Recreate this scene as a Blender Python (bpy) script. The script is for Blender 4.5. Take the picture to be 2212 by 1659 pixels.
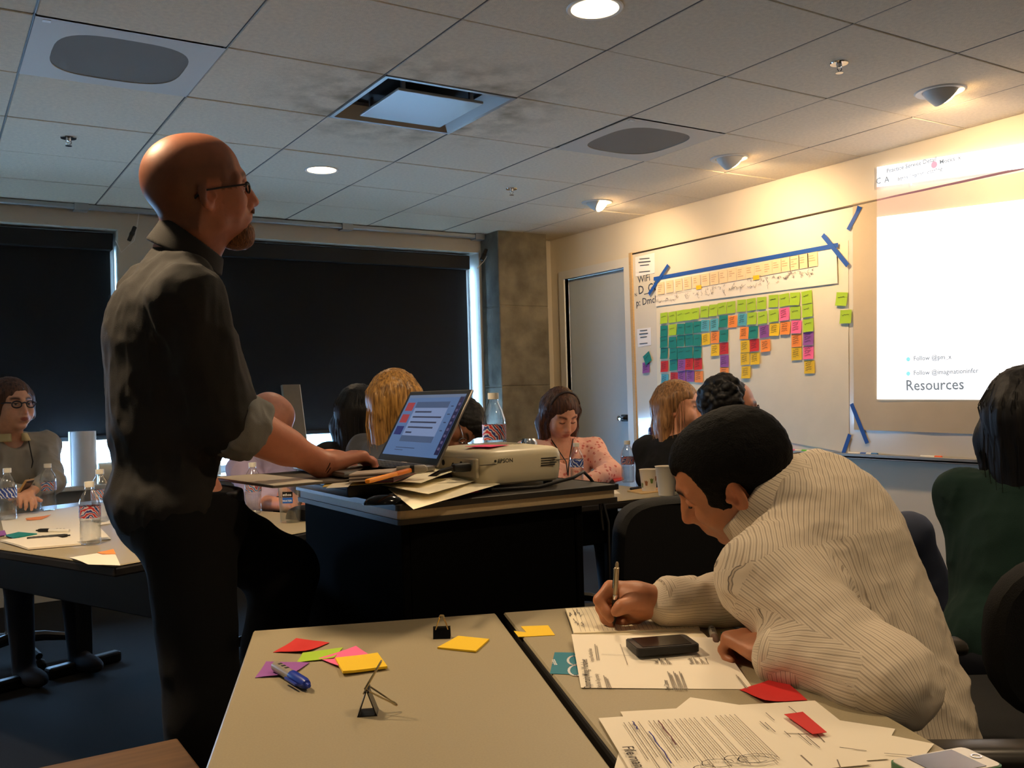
import bpy, bmesh, math, random
import numpy as np
from mathutils import Vector, Matrix, Euler

SC = bpy.context.scene
for o in list(bpy.data.objects): bpy.data.objects.remove(o)
COL = SC.collection
random.seed(7)
PI = math.pi

# ---------------------------------------------------------------- camera
H = 1.19                                    # eye height of the seated photographer
YAW, PITCH, ROLL, FPX = 0.562883, 0.009858, -0.028315, 2017.23
def _basis():
    cy, sy = math.cos(YAW), math.sin(YAW)
    f0 = Vector((sy, cy, 0)); r0 = Vector((cy, -sy, 0)); u0 = Vector((0, 0, 1))
    f = f0*math.cos(PITCH) + u0*math.sin(PITCH); u = u0*math.cos(PITCH) - f0*math.sin(PITCH)
    return r0*math.cos(ROLL) + u*math.sin(ROLL), u*math.cos(ROLL) - r0*math.sin(ROLL), f
CR, CU, CF = _basis()
CAM = Vector((0, 0, H))
cd = bpy.data.cameras.new('camera'); cam = bpy.data.objects.new('camera', cd); COL.objects.link(cam)
cd.sensor_fit = 'HORIZONTAL'; cd.sensor_width = 36; cd.lens = FPX/2212*36; cd.clip_start = 0.05
cam.matrix_world = Matrix(((CR.x, CU.x, -CF.x, 0), (CR.y, CU.y, -CF.y, 0), (CR.z, CU.z, -CF.z, H), (0, 0, 0, 1)))
SC.camera = cam
def ray(px, py): return CF + CR*((px-1106)/FPX) + CU*((829.5-py)/FPX)
def on_x(px, py, X): d = ray(px, py); return CAM + d*(X/d.x)
def on_y(px, py, Y): d = ray(px, py); return CAM + d*(Y/d.y)
def on_z(px, py, Z): d = ray(px, py); return CAM + d*((Z-H)/d.z)
def at(px, py, D): return CAM + ray(px, py)*D

# ---------------------------------------------------------------- light, sky, exposure
SC.view_settings.view_transform = 'Standard'; SC.view_settings.look = 'None'
SC.view_settings.gamma = 1; SC.view_settings.use_curve_mapping = False
SC.view_settings.exposure = 0.0
world = bpy.data.worlds.new('daylight'); SC.world = world; world.use_nodes = True
bg = world.node_tree.nodes['Background']; bg.inputs[0].default_value = (0.33, 0.61, 1.0, 1); bg.inputs[1].default_value = 52.0
WARM = (1.0, 0.73, 0.45)
def spot(name, loc, target, power, angle, blend=0.6, col=WARM, size=0.05):
    l = bpy.data.lights.new(name, 'SPOT'); l.energy = power; l.spot_size = math.radians(angle); l.spot_blend = blend
    l.color = col; l.shadow_soft_size = size
    o = bpy.data.objects.new(name, l); COL.objects.link(o); o.location = loc
    o.rotation_euler = (Vector(target)-Vector(loc)).to_track_quat('-Z', 'Y').to_euler()
    return o
def portal(name, c, sx, sz):
    l = bpy.data.lights.new(name, 'AREA'); l.shape = 'RECTANGLE'; l.size = sx; l.size_y = sz; l.cycles.is_portal = True
    o = bpy.data.objects.new(name, l); COL.objects.link(o); o.location = c; o.rotation_euler = (-PI/2, 0, 0)   # shines towards -Y
    return o

# ---------------------------------------------------------------- materials
_M = {}
def srgb(r, g, b):
    f = lambda c: ((c/255+0.055)/1.055)**2.4 if c > 10 else c/255/12.92
    return (f(r), f(g), f(b), 1)
def mat(name, col=(128, 128, 128), rough=0.6, metal=0.0, noise=0.0, nscale=30, bump=0.0, bscale=80, spec=0.5, emit=None, estr=0, alpha=None, trans=0, ior=1.45, coat=0, sheen=0, stretch=None, lin=None):
    if name in _M: return _M[name]
    m = bpy.data.materials.new(name); m.use_nodes = True; nt = m.node_tree; b = nt.nodes['Principled BSDF']
    c = lin if lin else srgb(*col)
    b.inputs['Base Color'].default_value = c; b.inputs['Roughness'].default_value = rough; b.inputs['Metallic'].default_value = metal
    b.inputs['Specular IOR Level'].default_value = spec; b.inputs['IOR'].default_value = ior
    b.inputs['Transmission Weight'].default_value = trans; b.inputs['Coat Weight'].default_value = coat; b.inputs['Sheen Weight'].default_value = sheen
    if emit: b.inputs['Emission Color'].default_value = srgb(*emit); b.inputs['Emission Strength'].default_value = estr
    if alpha is not None: b.inputs['Alpha'].default_value = alpha
    if noise or bump:
        tc = nt.nodes.new('ShaderNodeTexCoord'); mp = nt.nodes.new('ShaderNodeMapping'); nt.links.new(tc.outputs['Object'], mp.inputs[0])
        if stretch: mp.inputs['Scale'].default_value = stretch
    if noise:
        n = nt.nodes.new('ShaderNodeTexNoise'); n.inputs['Scale'].default_value = nscale; n.inputs['Detail'].default_value = 6
        nt.links.new(mp.outputs[0], n.inputs[0])
        r = nt.nodes.new('ShaderNodeMapRange'); r.inputs[1].default_value = 0.3; r.inputs[2].default_value = 0.7
        r.inputs[3].default_value = 1-noise; r.inputs[4].default_value = 1+noise; nt.links.new(n.outputs[0], r.inputs[0])
        v = nt.nodes.new('ShaderNodeVectorMath'); v.operation = 'SCALE'; v.inputs[0].default_value = c[:3]; nt.links.new(r.outputs[0], v.inputs['Scale'])
        nt.links.new(v.outputs[0], b.inputs['Base Color'])
    if bump:
        n = nt.nodes.new('ShaderNodeTexNoise'); n.inputs['Scale'].default_value = bscale; n.inputs['Detail'].default_value = 5
        nt.links.new(mp.outputs[0], n.inputs[0])
        bp = nt.nodes.new('ShaderNodeBump'); bp.inputs['Strength'].default_value = bump; bp.inputs['Distance'].default_value = 0.004
        nt.links.new(n.outputs[0], bp.inputs['Height']); nt.links.new(bp.outputs[0], b.inputs['Normal'])
    _M[name] = m; return m
def glass(name, col=(255, 255, 255), gloss=0.06, rough=0.03):
    """thin clear sheet: mostly see-through with a fresnel reflection"""
    if name in _M: return _M[name]
    m = bpy.data.materials.new(name); m.use_nodes = True; nt = m.node_tree; nt.nodes.clear()
    out = nt.nodes.new('ShaderNodeOutputMaterial'); mix = nt.nodes.new('ShaderNodeMixShader'); t = nt.nodes.new('ShaderNodeBsdfTransparent')
    g = nt.nodes.new('ShaderNodeBsdfGlossy'); g.inputs['Roughness'].default_value = rough; t.inputs[0].default_value = srgb(*col)
    lw = nt.nodes.new('ShaderNodeLayerWeight'); lw.inputs[0].default_value = 0.3
    mr = nt.nodes.new('ShaderNodeMapRange'); mr.inputs[3].default_value = gloss; mr.inputs[4].default_value = min(1, gloss*8)
    nt.links.new(lw.outputs['Facing'], mr.inputs[0]); nt.links.new(mr.outputs[0], mix.inputs[0])
    nt.links.new(t.outputs[0], mix.inputs[1]); nt.links.new(g.outputs[0], mix.inputs[2]); nt.links.new(mix.outputs[0], out.inputs[0])
    _M[name] = m; return m

# ---------------------------------------------------------------- mesh builder
def frame(x, y, z, o=(0, 0, 0)):
    x, y, z, o = Vector(x), Vector(y), Vector(z), Vector(o)
    return Matrix(((x.x, y.x, z.x, o.x), (x.y, y.y, z.y, o.y), (x.z, y.z, z.z, o.z), (0, 0, 0, 1)))
def rz(a): return Matrix.Rotation(a, 4, 'Z')
def T(x, y=None, z=None):
    return Matrix.Translation(Vector(x) if y is None else Vector((x, y, z)))
class MB:
    def __init__(s): s.v = []; s.f = []; s.mi = []; s.cur = 0
    def add(s, vs, fs, M=None):
        k = len(s.v)
        s.v += [tuple(M @ Vector(v)) if M else tuple(v) for v in vs]
        s.f += [tuple(i+k for i in f) for f in fs]; s.mi += [s.cur]*len(fs); return s
    def box(s, lo, hi, M=None):
        (a, b, c), (d, e, f) = lo, hi
        vs = [(a, b, c), (d, b, c), (d, e, c), (a, e, c), (a, b, f), (d, b, f), (d, e, f), (a, e, f)]
        return s.add(vs, [(3, 2, 1, 0), (4, 5, 6, 7), (0, 1, 5, 4), (1, 2, 6, 5), (2, 3, 7, 6), (3, 0, 4, 7)], M)
    def rbox(s, lo, hi, r=0.005, seg=2, M=None, edges=None):
        bm = bmesh.new(); bmesh.ops.create_cube(bm, size=1)
        for v in bm.verts: v.co = Vector([lo[i]+(v.co[i]+0.5)*(hi[i]-lo[i]) for i in range(3)])
        es = bm.edges[:]
        if edges: es = [e for e in es if abs((e.verts[0].co-e.verts[1].co).normalized()['xyz'.index(edges)]) > 0.9]
        bmesh.ops.bevel(bm, geom=es, offset=r, segments=seg, affect='EDGES', profile=0.5)
        bm.verts.index_update(); vs = [v.co[:] for v in bm.verts]; fs = [[v.index for v in f.verts] for f in bm.faces]; bm.free()
        return s.add(vs, fs, M)
    def prism(s, pts, z0, z1, M=None):
        n = len(pts)
        a = sum(pts[i][0]*pts[(i+1) % n][1]-pts[(i+1) % n][0]*pts[i][1] for i in range(n))
        if a < 0: pts = pts[::-1]
        vs = [(x, y, z0) for x, y in pts]+[(x, y, z1) for x, y in pts]
        return s.add(vs, [tuple(range(n))[::-1], tuple(range(n, 2*n))]+[(i, (i+1) % n, n+(i+1) % n, n+i) for i in range(n)], M)
    def lathe(s, prof, seg=24, M=None, cap=True):
        vs = []; fs = []; n = len(prof)
        for k in range(seg):
            a = 2*PI*k/seg
            vs += [(r*math.cos(a), r*math.sin(a), z) for r, z in prof]
        for k in range(seg):
            for i in range(n-1):
                a, b = k*n+i, ((k+1) % seg)*n+i
                fs.append((a, b, b+1, a+1))
        if cap:
            fs.append(tuple(k*n for k in range(seg))[::-1]); fs.append(tuple(k*n+n-1 for k in range(seg)))
        return s.add(vs, fs, M)
    def tube(s, pts, r, seg=8, closed=False, cap=True):
        pts = [Vector(p) for p in pts]; n = len(pts); vs = []; fs = []
        rr = r if isinstance(r, (list, tuple)) else [r]*n
        up = Vector((0.123, 0.31, 0.94)); prev = None
        for i, p in enumerate(pts):
            a = pts[i-1] if i > 0 or closed else p; b = pts[(i+1) % n] if i < n-1 or closed else p
            t = (b-a).normalized()
            x = (prev - t*prev.dot(t)) if prev is not None else t.cross(up)
            if x.length < 1e-6: x = t.orthogonal()
            x.normalize(); prev = x; y = t.cross(x)
            vs += [tuple(p+(x*math.cos(2*PI*k/seg)+y*math.sin(2*PI*k/seg))*rr[i]) for k in range(seg)]
        m = n if closed else n-1
        for i in range(m):
            j = (i+1) % n
            fs += [(i*seg+k, i*seg+(k+1) % seg, j*seg+(k+1) % seg, j*seg+k) for k in range(seg)]
        if cap and not closed: fs.append(tuple(range(seg))[::-1]); fs.append(tuple(range((n-1)*seg, n*seg)))
        return s.add(vs, fs)
    def sheet(s, fn, nu, nv, th=0.0004):
        """grid surface fn(u,v)->point with a little thickness"""
        top = [Vector(fn(i/nu, j/nv)) for j in range(nv+1) for i in range(nu+1)]; W = nu+1; nrm = []
        for j in range(nv+1):
            for i in range(nu+1):
                du = top[j*W+min(i+1, nu)]-top[j*W+max(i-1, 0)]; dv = top[min(j+1, nv)*W+i]-top[max(j-1, 0)*W+i]
                nrm.append(du.cross(dv).normalized())
        N = len(top); vs = [tuple(p) for p in top]+[tuple(p-n*th) for p, n in zip(top, nrm)]; fs = []
        for j in range(nv):
            for i in range(nu):
                a = j*W+i; fs.append((a, a+1, a+W+1, a+W)); fs.append((N+a+W, N+a+W+1, N+a+1, N+a))
        rim = [i for i in range(W)]+[j*W+nu for j in range(1, nv+1)]+[nv*W+i for i in range(nu-1, -1, -1)]+[j*W for j in range(nv-1, 0, -1)]
        for k in range(len(rim)):
            a, b = rim[k], rim[(k+1) % len(rim)]; fs.append((b, a, N+a, N+b))
        return s.add(vs, fs)
    def mesh(s, name, mats, smooth=False):
        me = bpy.data.meshes.new(name); me.from_pydata(s.v, [], s.f)
        for m in (mats if isinstance(mats, (list, tuple)) else [mats]): me.materials.append(m)
        if any(s.mi): me.polygons.foreach_set('material_index', s.mi)
        if smooth:
            me.polygons.foreach_set('use_smooth', [True]*len(me.polygons))
            if smooth != 'all': me.set_sharp_from_angle(angle=math.radians(38))
        me.update(); return me
    def build(s, name, mats, parent=None, smooth=False, M=None):
        return link(name, s.mesh(name, mats, smooth), parent, M)
def link(name, me, parent=None, M=None):
    o = bpy.data.objects.new(name, me); COL.objects.link(o)
    if parent is not None: o.parent = parent
    if M is not None: o.matrix_local = M
    return o
def tag(o, label=None, cat=None, group=None, kind=None):
    if label: o['label'] = label
    if cat: o['category'] = cat
    if group: o['group'] = group
    if kind: o['kind'] = kind
    return o
def thing(name, label, cat, M=None, group=None, kind=None):
    o = bpy.data.objects.new(name, None); COL.objects.link(o); o.empty_display_size = 0.05
    if M is not None: o.matrix_world = M
    return tag(o, label, cat, group, kind)
def copy_tree(o, parent=None):
    c = o.copy(); COL.objects.link(c)
    if parent is not None: c.parent = parent; c.matrix_parent_inverse = o.matrix_parent_inverse
    for ch in o.children: copy_tree(ch, c)
    return c
def text_mesh(txt, size, extrude=0.0, align='LEFT', bold=.012):
    cu = bpy.data.curves.new('t', 'FONT'); cu.body = txt; cu.size = size; cu.extrude = extrude; cu.align_x = align; cu.resolution_u = 2; cu.offset = bold*size
    o = bpy.data.objects.new('t', cu); COL.objects.link(o)
    me = bpy.data.meshes.new_from_object(o.evaluated_get(bpy.context.evaluated_depsgraph_get()))
    bpy.data.objects.remove(o); bpy.data.curves.remove(cu); return me
def lettering(txt, size, m, parent, M, align='LEFT', name='lettering'):
    me = text_mesh(txt, size, 0, align); me.materials.clear(); me.materials.append(m)
    return link(name, me, parent, M)
# ================================================================ soft solid modelling for people, hair and cloth
def V3(*a): return np.array(a, float)
def unit(v): v = np.asarray(v, float); return v/np.linalg.norm(v)
def vnoise(p, seed=0):
    """smooth 3-D value noise in 0..1"""
    i = np.floor(p).astype(np.int64); f = p-i; f = f*f*(3-2*f); out = 0
    for dx in (0, 1):
        wx = f[:, 0] if dx else 1-f[:, 0]
        for dy in (0, 1):
            wy = f[:, 1] if dy else 1-f[:, 1]
            for dz in (0, 1):
                wz = f[:, 2] if dz else 1-f[:, 2]
                h = ((i[:, 0]+dx)*73856093 ^ (i[:, 1]+dy)*19349663 ^ (i[:, 2]+dz)*83492791 ^ (seed*2654435)) & 0xffffff
                h = (h*1103515245+12345) & 0x7fffffff
                out = out+wx*wy*wz*((h >> 8) & 0xffff)/65535.0
    return out
class Solid:
    """signed distance field made of smooth unions and cuts"""
    def __init__(s): s.p = []; s.mods = []
    def cap(s, a, b, ra, rb=None, k=.015, op='u'):
        a, b = np.asarray(a, float), np.asarray(b, float); rb = ra if rb is None else rb
        s.p.append(('c', a, b, ra, rb, k, op)); return s
    def ell(s, c, r, R=None, k=.015, op='u'):
        s.p.append(('e', np.asarray(c, float), np.asarray(r, float), np.eye(3) if R is None else np.asarray(R, float), None, k, op)); return s
    def box(s, c, h, R=None, rad=.005, k=.01, op='u'):
        s.p.append(('b', np.asarray(c, float), np.asarray(h, float), np.eye(3) if R is None else np.asarray(R, float), rad, k, op)); return s
    def cut(s, point, n, k=.004):                       # remove everything on the +n side
        s.p.append(('h', np.asarray(point, float), unit(n), None, None, k, 's')); return s
    def tors(s, c, R, maj, mnr, k=.004, op='u'):
        s.p.append(('t', np.asarray(c, float), maj, np.asarray(R, float), mnr, k, op)); return s
    def dist(s, pr, P):
        t = pr[0]
        if t == 'c':
            _, a, b, ra, rb, k, op = pr; ba = b-a; pa = P-a; h = np.clip(pa@ba/(ba@ba+1e-12), 0, 1)
            return np.sqrt(((pa-h[:, None]*ba)**2).sum(1))-(ra+(rb-ra)*h)
        if t == 'e':
            q = (P-pr[1])@pr[3]; r = pr[2]; k0 = np.sqrt(((q/r)**2).sum(1)); k1 = np.sqrt(((q/(r*r))**2).sum(1))+1e-9
            return k0*(k0-1)/k1
        if t == 'b':
            q = np.abs((P-pr[1])@pr[3])-pr[2]+pr[4]
            return np.sqrt((np.maximum(q, 0)**2).sum(1))+np.minimum(q.max(1), 0)-pr[4]
        if t == 'h': return -((P-pr[1])@pr[2])
        if t == 't':
            q = (P-pr[1])@pr[3]; a = np.sqrt(q[:, 0]**2+q[:, 1]**2)-pr[2]; return np.sqrt(a*a+q[:, 2]**2)-pr[4]
    def comb(s, d, e, pr):
        k = pr[-2]; op = pr[-1]
        if op == 'u':
            h = np.maximum(k-np.abs(d-e), 0)/k; return np.minimum(d, e)-h*h*k*.25
        e = -e
        h = np.maximum(k-np.abs(d-e), 0)/k; return np.maximum(d, e)+h*h*k*.25
    def bounds(s):
        lo = np.full(3, 1e9); hi = -lo
        for pr in s.p:
            if pr[-1] != 'u': continue
            if pr[0] == 'c':
                r = max(pr[3], pr[4]); lo = np.minimum(lo, np.minimum(pr[1], pr[2])-r); hi = np.maximum(hi, np.maximum(pr[1], pr[2])+r)
            elif pr[0] == 't': r = pr[2]+pr[4]; lo = np.minimum(lo, pr[1]-r); hi = np.maximum(hi, pr[1]+r)
            else:
                e = np.abs(pr[3])@pr[2]; lo = np.minimum(lo, pr[1]-e); hi = np.maximum(hi, pr[1]+e)
        return lo-.03, hi+.03
    def field(s, P, sel=None):
        d = np.full(len(P), 1.0)
        for i in (range(len(s.p)) if sel is None else sel):
            d = s.comb(d, s.dist(s.p[i], P), s.p[i])
        return d
    def mesh(s, vox):
        lo, hi = s.bounds(); B = 8; nb = np.ceil((hi-lo)/(vox*B)).astype(int); n = nb*B+1
        g = [np.arange(m) for m in nb]; bc = np.stack(np.meshgrid(*g, indexing='ij'), -1).reshape(-1, 3)
        cen = lo+(bc+.5)*B*vox; hd = B*vox*.87
        d = np.full(len(cen), 1.0); pd = []
        for pr in s.p:
            e = s.dist(pr, cen); pd.append(e); d = s.comb(d, e, pr)
        pd = np.array(pd); mg = max([m[1] for m in s.mods] or [0])
        act = np.abs(d) < hd*1.5+.012+mg
        F = np.empty(n, np.float32); F[:] = 1.0
        sign = np.where(d < 0, -1.0, 1.0)
        for (a, b, c), sg in zip(bc[sign < 0]*B, sign[sign < 0]): F[a:a+B+1, b:b+B+1, c:c+B+1] = -1.0
        off = np.stack(np.meshgrid(*[np.arange(B+1)]*3, indexing='ij'), -1).reshape(-1, 3)*vox
        cutp = [pr[-1] != 'u' for pr in s.p]
        for bi in np.nonzero(act)[0]:
            P = lo+bc[bi]*B*vox+off
            sel = [i for i in range(len(s.p)) if pd[i, bi] < hd*1.6+s.p[i][-2]+.03+mg]
            d = s.field(P, sel) if sel else np.full(len(P), 1.0)
            for fn, _ in s.mods:
                near = np.abs(d) < .05
                if near.any(): d[near] = d[near]+fn(P[near])
            a, b, c = bc[bi]*B; F[a:a+B+1, b:b+B+1, c:c+B+1] = d.reshape(B+1, B+1, B+1)
        return surface_nets(F, lo, vox)
def surface_nets(F, lo, vox):
    S = F < 0
    nx, ny, nz = F.shape
    cnt = np.zeros((nx-1, ny-1, nz-1), np.uint8)
    for dx in (0, 1):
        for dy in (0, 1):
            for dz in (0, 1): cnt += S[dx:nx-1+dx, dy:ny-1+dy, dz:nz-1+dz]
    cells = np.argwhere((cnt > 0) & (cnt < 8)); idx = np.full(cnt.shape, -1, np.int32); idx[tuple(cells.T)] = np.arange(len(cells))
    acc = np.zeros((len(cells), 3)); num = np.zeros(len(cells))
    cor = [(x, y, z) for x in (0, 1) for y in (0, 1) for z in (0, 1)]
    for a in cor:
        for ax in range(3):
            if a[ax]: continue
            b = list(a); b[ax] = 1
            fa = F[tuple((cells+a).T)]; fb = F[tuple((cells+b).T)]; m = (fa < 0) != (fb < 0)
            t = np.where(m, fa/np.where(m, fa-fb, 1), 0); p = np.array(a, float)[None]+np.zeros((len(cells), 3)); p[:, ax] += t
            acc += p*m[:, None]; num += m
    verts = lo+(cells+acc/num[:, None])*vox
    faces = []
    for ax in range(3):
        o1, o2 = (ax+1) % 3, (ax+2) % 3
        sl = [slice(None)]*3; sl[ax] = slice(0, F.shape[ax]-1); sl2 = [slice(None)]*3; sl2[ax] = slice(1, F.shape[ax])
        ch = np.argwhere(S[tuple(sl)] != S[tuple(sl2)])
        ok = (ch[:, o1] > 0) & (ch[:, o2] > 0) & (ch[:, o1] < F.shape[o1]-1) & (ch[:, o2] < F.shape[o2]-1); ch = ch[ok]
        ins = S[tuple(ch.T)]
        q = []
        for da, db in ((-1, -1), (0, -1), (0, 0), (-1, 0)):
            c = ch.copy(); c[:, o1] += da; c[:, o2] += db; q.append(idx[tuple(c.T)])
        q = np.stack(q, 1); q[~ins] = q[~ins][:, ::-1]; faces.append(q)
    faces = np.concatenate(faces); faces = faces[(faces >= 0).all(1)]
    return verts, faces
def relax(v, f, it=1, lam=.5):
    n = len(v); e = np.concatenate([f[:, [0, 1]], f[:, [1, 2]], f[:, [2, 3]], f[:, [3, 0]]])
    for _ in range(it):
        acc = np.zeros((n, 3)); c = np.zeros(n)
        for a, b in ((0, 1), (1, 0)):
            for k in range(3): acc[:, k] += np.bincount(e[:, a], v[e[:, b], k], n)
            c += np.bincount(e[:, a], minlength=n)
        v = v+lam*(acc/np.maximum(c, 1)[:, None]-v)
    return v
def solid_obj(name, sol, vox, m, parent=None, colour=None, smooth=1, origin=None, attrs=None, corner=None):
    v, f = sol.mesh(vox)
    if smooth: v = relax(v, f, smooth)
    o0 = np.zeros(3) if origin is None else np.asarray(origin, float)
    me = bpy.data.meshes.new(name); me.vertices.add(len(v)); me.vertices.foreach_set('co', (v-o0).astype(np.float32).ravel())
    me.loops.add(len(f)*4); me.loops.foreach_set('vertex_index', f.astype(np.int32).ravel())
    me.polygons.add(len(f)); me.polygons.foreach_set('loop_start', np.arange(0, len(f)*4, 4, dtype=np.int32))
    me.polygons.foreach_set('use_smooth', np.ones(len(f), bool)); me.update(calc_edges=True)
    if colour is not None:
        ca = me.color_attributes.new('tint', 'FLOAT_COLOR', 'POINT'); c = colour(v); ca.data.foreach_set('color', np.concatenate([c, np.ones((len(v), 1))], 1).astype(np.float32).ravel())
    if corner is not None:
        at_ = me.attributes.new('stripe', 'FLOAT', 'CORNER'); at_.data.foreach_set('value', corner(v, f).astype(np.float32).ravel())
    me.materials.append(m); o = link(name, me, parent)
    if origin is not None and parent is None: o.location = o0
    return o
def head_frame(pos, fwd, up=(0, 0, 1)):
    """columns: forward, left, up"""
    f = unit(fwd); l = unit(np.cross(up, f)); u = np.cross(f, l); return np.asarray(pos, float), np.stack([f, l, u], 1)
# ---------------------------------------------------------------- shared skin, hair and cloth looks
def tint_mat(name, rough=.5, bump=.15, bscale=300, sss=.0, spec=.4):
    if name in _M: return _M[name]
    m = bpy.data.materials.new(name); m.use_nodes = True; nt = m.node_tree; b = nt.nodes['Principled BSDF']
    at_ = nt.nodes.new('ShaderNodeAttribute'); at_.attribute_name = 'tint'; tc = nt.nodes.new('ShaderNodeTexCoord')
    n = nt.nodes.new('ShaderNodeTexNoise'); n.inputs['Scale'].default_value = 60; n.inputs['Detail'].default_value = 5; nt.links.new(tc.outputs['Object'], n.inputs[0])
    r = nt.nodes.new('ShaderNodeMapRange'); r.inputs[3].default_value = .86; r.inputs[4].default_value = 1.14; nt.links.new(n.outputs[0], r.inputs[0])
    v = nt.nodes.new('ShaderNodeVectorMath'); v.operation = 'SCALE'; nt.links.new(at_.outputs['Color'], v.inputs[0]); nt.links.new(r.outputs[0], v.inputs['Scale']); nt.links.new(v.outputs[0], b.inputs['Base Color'])
    n2 = nt.nodes.new('ShaderNodeTexNoise'); n2.inputs['Scale'].default_value = bscale; nt.links.new(tc.outputs['Object'], n2.inputs[0])
    bp = nt.nodes.new('ShaderNodeBump'); bp.inputs['Strength'].default_value = bump; bp.inputs['Distance'].default_value = .002; nt.links.new(n2.outputs[0], bp.inputs['Height']); nt.links.new(bp.outputs[0], b.inputs['Normal'])
    b.inputs['Roughness'].default_value = rough; b.inputs['Specular IOR Level'].default_value = spec
    if sss: b.inputs['Subsurface Weight'].default_value = sss; b.inputs['Subsurface Radius'].default_value = (.01, .004, .002); b.inputs['Subsurface Scale'].default_value = .6
    _M[name] = m; return m
M_skin = tint_mat('skin', .48, .12, 500, .12)
def hair_mat(name, c1, c2, rough=.4, axis='z', sc=55, spec=.35):
    """streaky strands: noise stretched down the hair"""
    if name in _M: return _M[name]
    m = bpy.data.materials.new(name); m.use_nodes = True; nt = m.node_tree; b = nt.nodes['Principled BSDF']
    tc = nt.nodes.new('ShaderNodeTexCoord'); mp = nt.nodes.new('ShaderNodeMapping'); mp.inputs['Scale'].default_value = (sc, sc, sc*.09) if axis == 'z' else (sc, sc, sc)
    nt.links.new(tc.outputs['Object'], mp.inputs[0]); n = nt.nodes.new('ShaderNodeTexNoise'); n.inputs['Scale'].default_value = 2.2; n.inputs['Detail'].default_value = 5; nt.links.new(mp.outputs[0], n.inputs[0])
    cr = nt.nodes.new('ShaderNodeValToRGB'); cr.color_ramp.elements[0].position = .32; cr.color_ramp.elements[1].position = .7; cr.color_ramp.elements[0].color = srgb(*c1); cr.color_ramp.elements[1].color = srgb(*c2)
    nt.links.new(n.outputs[0], cr.inputs[0]); nt.links.new(cr.outputs[0], b.inputs['Base Color'])
    bp = nt.nodes.new('ShaderNodeBump'); bp.inputs['Strength'].default_value = .55; bp.inputs['Distance'].default_value = .004; nt.links.new(n.outputs[0], bp.inputs['Height']); nt.links.new(bp.outputs[0], b.inputs['Normal'])
    b.inputs['Roughness'].default_value = rough; b.inputs['Specular IOR Level'].default_value = spec; _M[name] = m; return m
# ================================================================ room shell
XW, YW, ZC = 4.42, 6.35, 2.441          # whiteboard wall, window wall, ceiling
XL, YB = -2.6, -2.4                      # the two walls behind the photographer
GX, GY, GS = 0.324, 2.695, 0.61          # ceiling grid
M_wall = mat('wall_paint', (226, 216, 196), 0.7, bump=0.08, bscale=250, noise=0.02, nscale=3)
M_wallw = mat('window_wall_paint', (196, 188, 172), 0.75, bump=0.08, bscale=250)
M_tile = mat('ceiling_tile_fibre', (226, 213, 190), 0.95, noise=0.07, nscale=60, bump=0.6, bscale=220)
M_grid = mat('ceiling_grid_metal', (120, 116, 108), 0.5)
M_carpet = mat('carpet_navy', (8, 8, 10), 0.95, noise=0.4, nscale=300, bump=0.8, bscale=500)
M_white = mat('white_enamel', (225, 222, 214), 0.4)
M_alu = mat('brushed_aluminium', (170, 172, 174), 0.35, metal=0.9)
M_black = mat('black_plastic', (14, 14, 14), 0.42)
M_blackmat = mat('black_matte', (9, 9, 10), 0.8)
M_chrome = mat('chrome', (220, 220, 222), 0.15, metal=1.0)
def struct(name, mb, m, parent=None, smooth=False):
    o = mb.build(name, m, parent, smooth)
    if parent is None: o['kind'] = 'structure'
    return o
struct('floor', MB().box((XL-.1, YB-.1, -.1), (XW+.1, YW+.3, 0)), M_carpet)
struct('wall_left', MB().box((XL-.12, YB-.1, 0), (XL, YW+.2, 2.75)), M_wall)
struct('wall_rear', MB().box((XL, YB-.12, 0), (XW, YB, 2.75)), M_wall)
# whiteboard wall with the door opening
DY0, DY1, DZ = 5.385, 6.15, 2.10
w = MB().box((XW, YB-.1, 0), (XW+.14, DY0, 2.75)).box((XW, DY1, 0), (XW+.14, YW+.2, 2.75)).box((XW, DY0, DZ), (XW+.14, DY1, 2.75))
struct('wall_right', w, M_wall)
M_door = mat('door_paint', (196, 206, 212), 0.28, coat=0.3, noise=0.01)
d = struct('door_1', MB().rbox((XW+.03, DY0+.004, 0.005), (XW+.075, DY1-.004, DZ-.004), .003, 1), M_door)
mb = MB()
for a, b, z0, z1 in ((DY0-.07, DY0, 0, DZ+.065), (DY1, DY1+.07, 0, DZ+.065), (DY0, DY1, DZ, DZ+.065)):
    mb.box((XW-.018, a, z0), (XW+.02, b, z1))
mb.box((XW-.004, DY0-.012, 0), (XW+.028, DY0, DZ)).box((XW-.004, DY1, 0), (XW+.028, DY1+.012, DZ))
mb.build('door_frame', M_white, d)
mb = MB().rbox((XW+.012, DY0+.03, .955), (XW+.032, DY0+.12, 1.005), .004); mb.build('lock_plate', M_black, d)
mb = MB().lathe([(.012, 0), (.012, .035), (.02, .04), (.02, .05), (.0, .052)], 16, frame((0, 1, 0), (0, 0, 1), (1, 0, 0), (XW+.012, DY0+.085, .98)) @ Matrix.Rotation(PI, 4, 'X'))
mb.build('door_knob', M_chrome, d, True)
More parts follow.
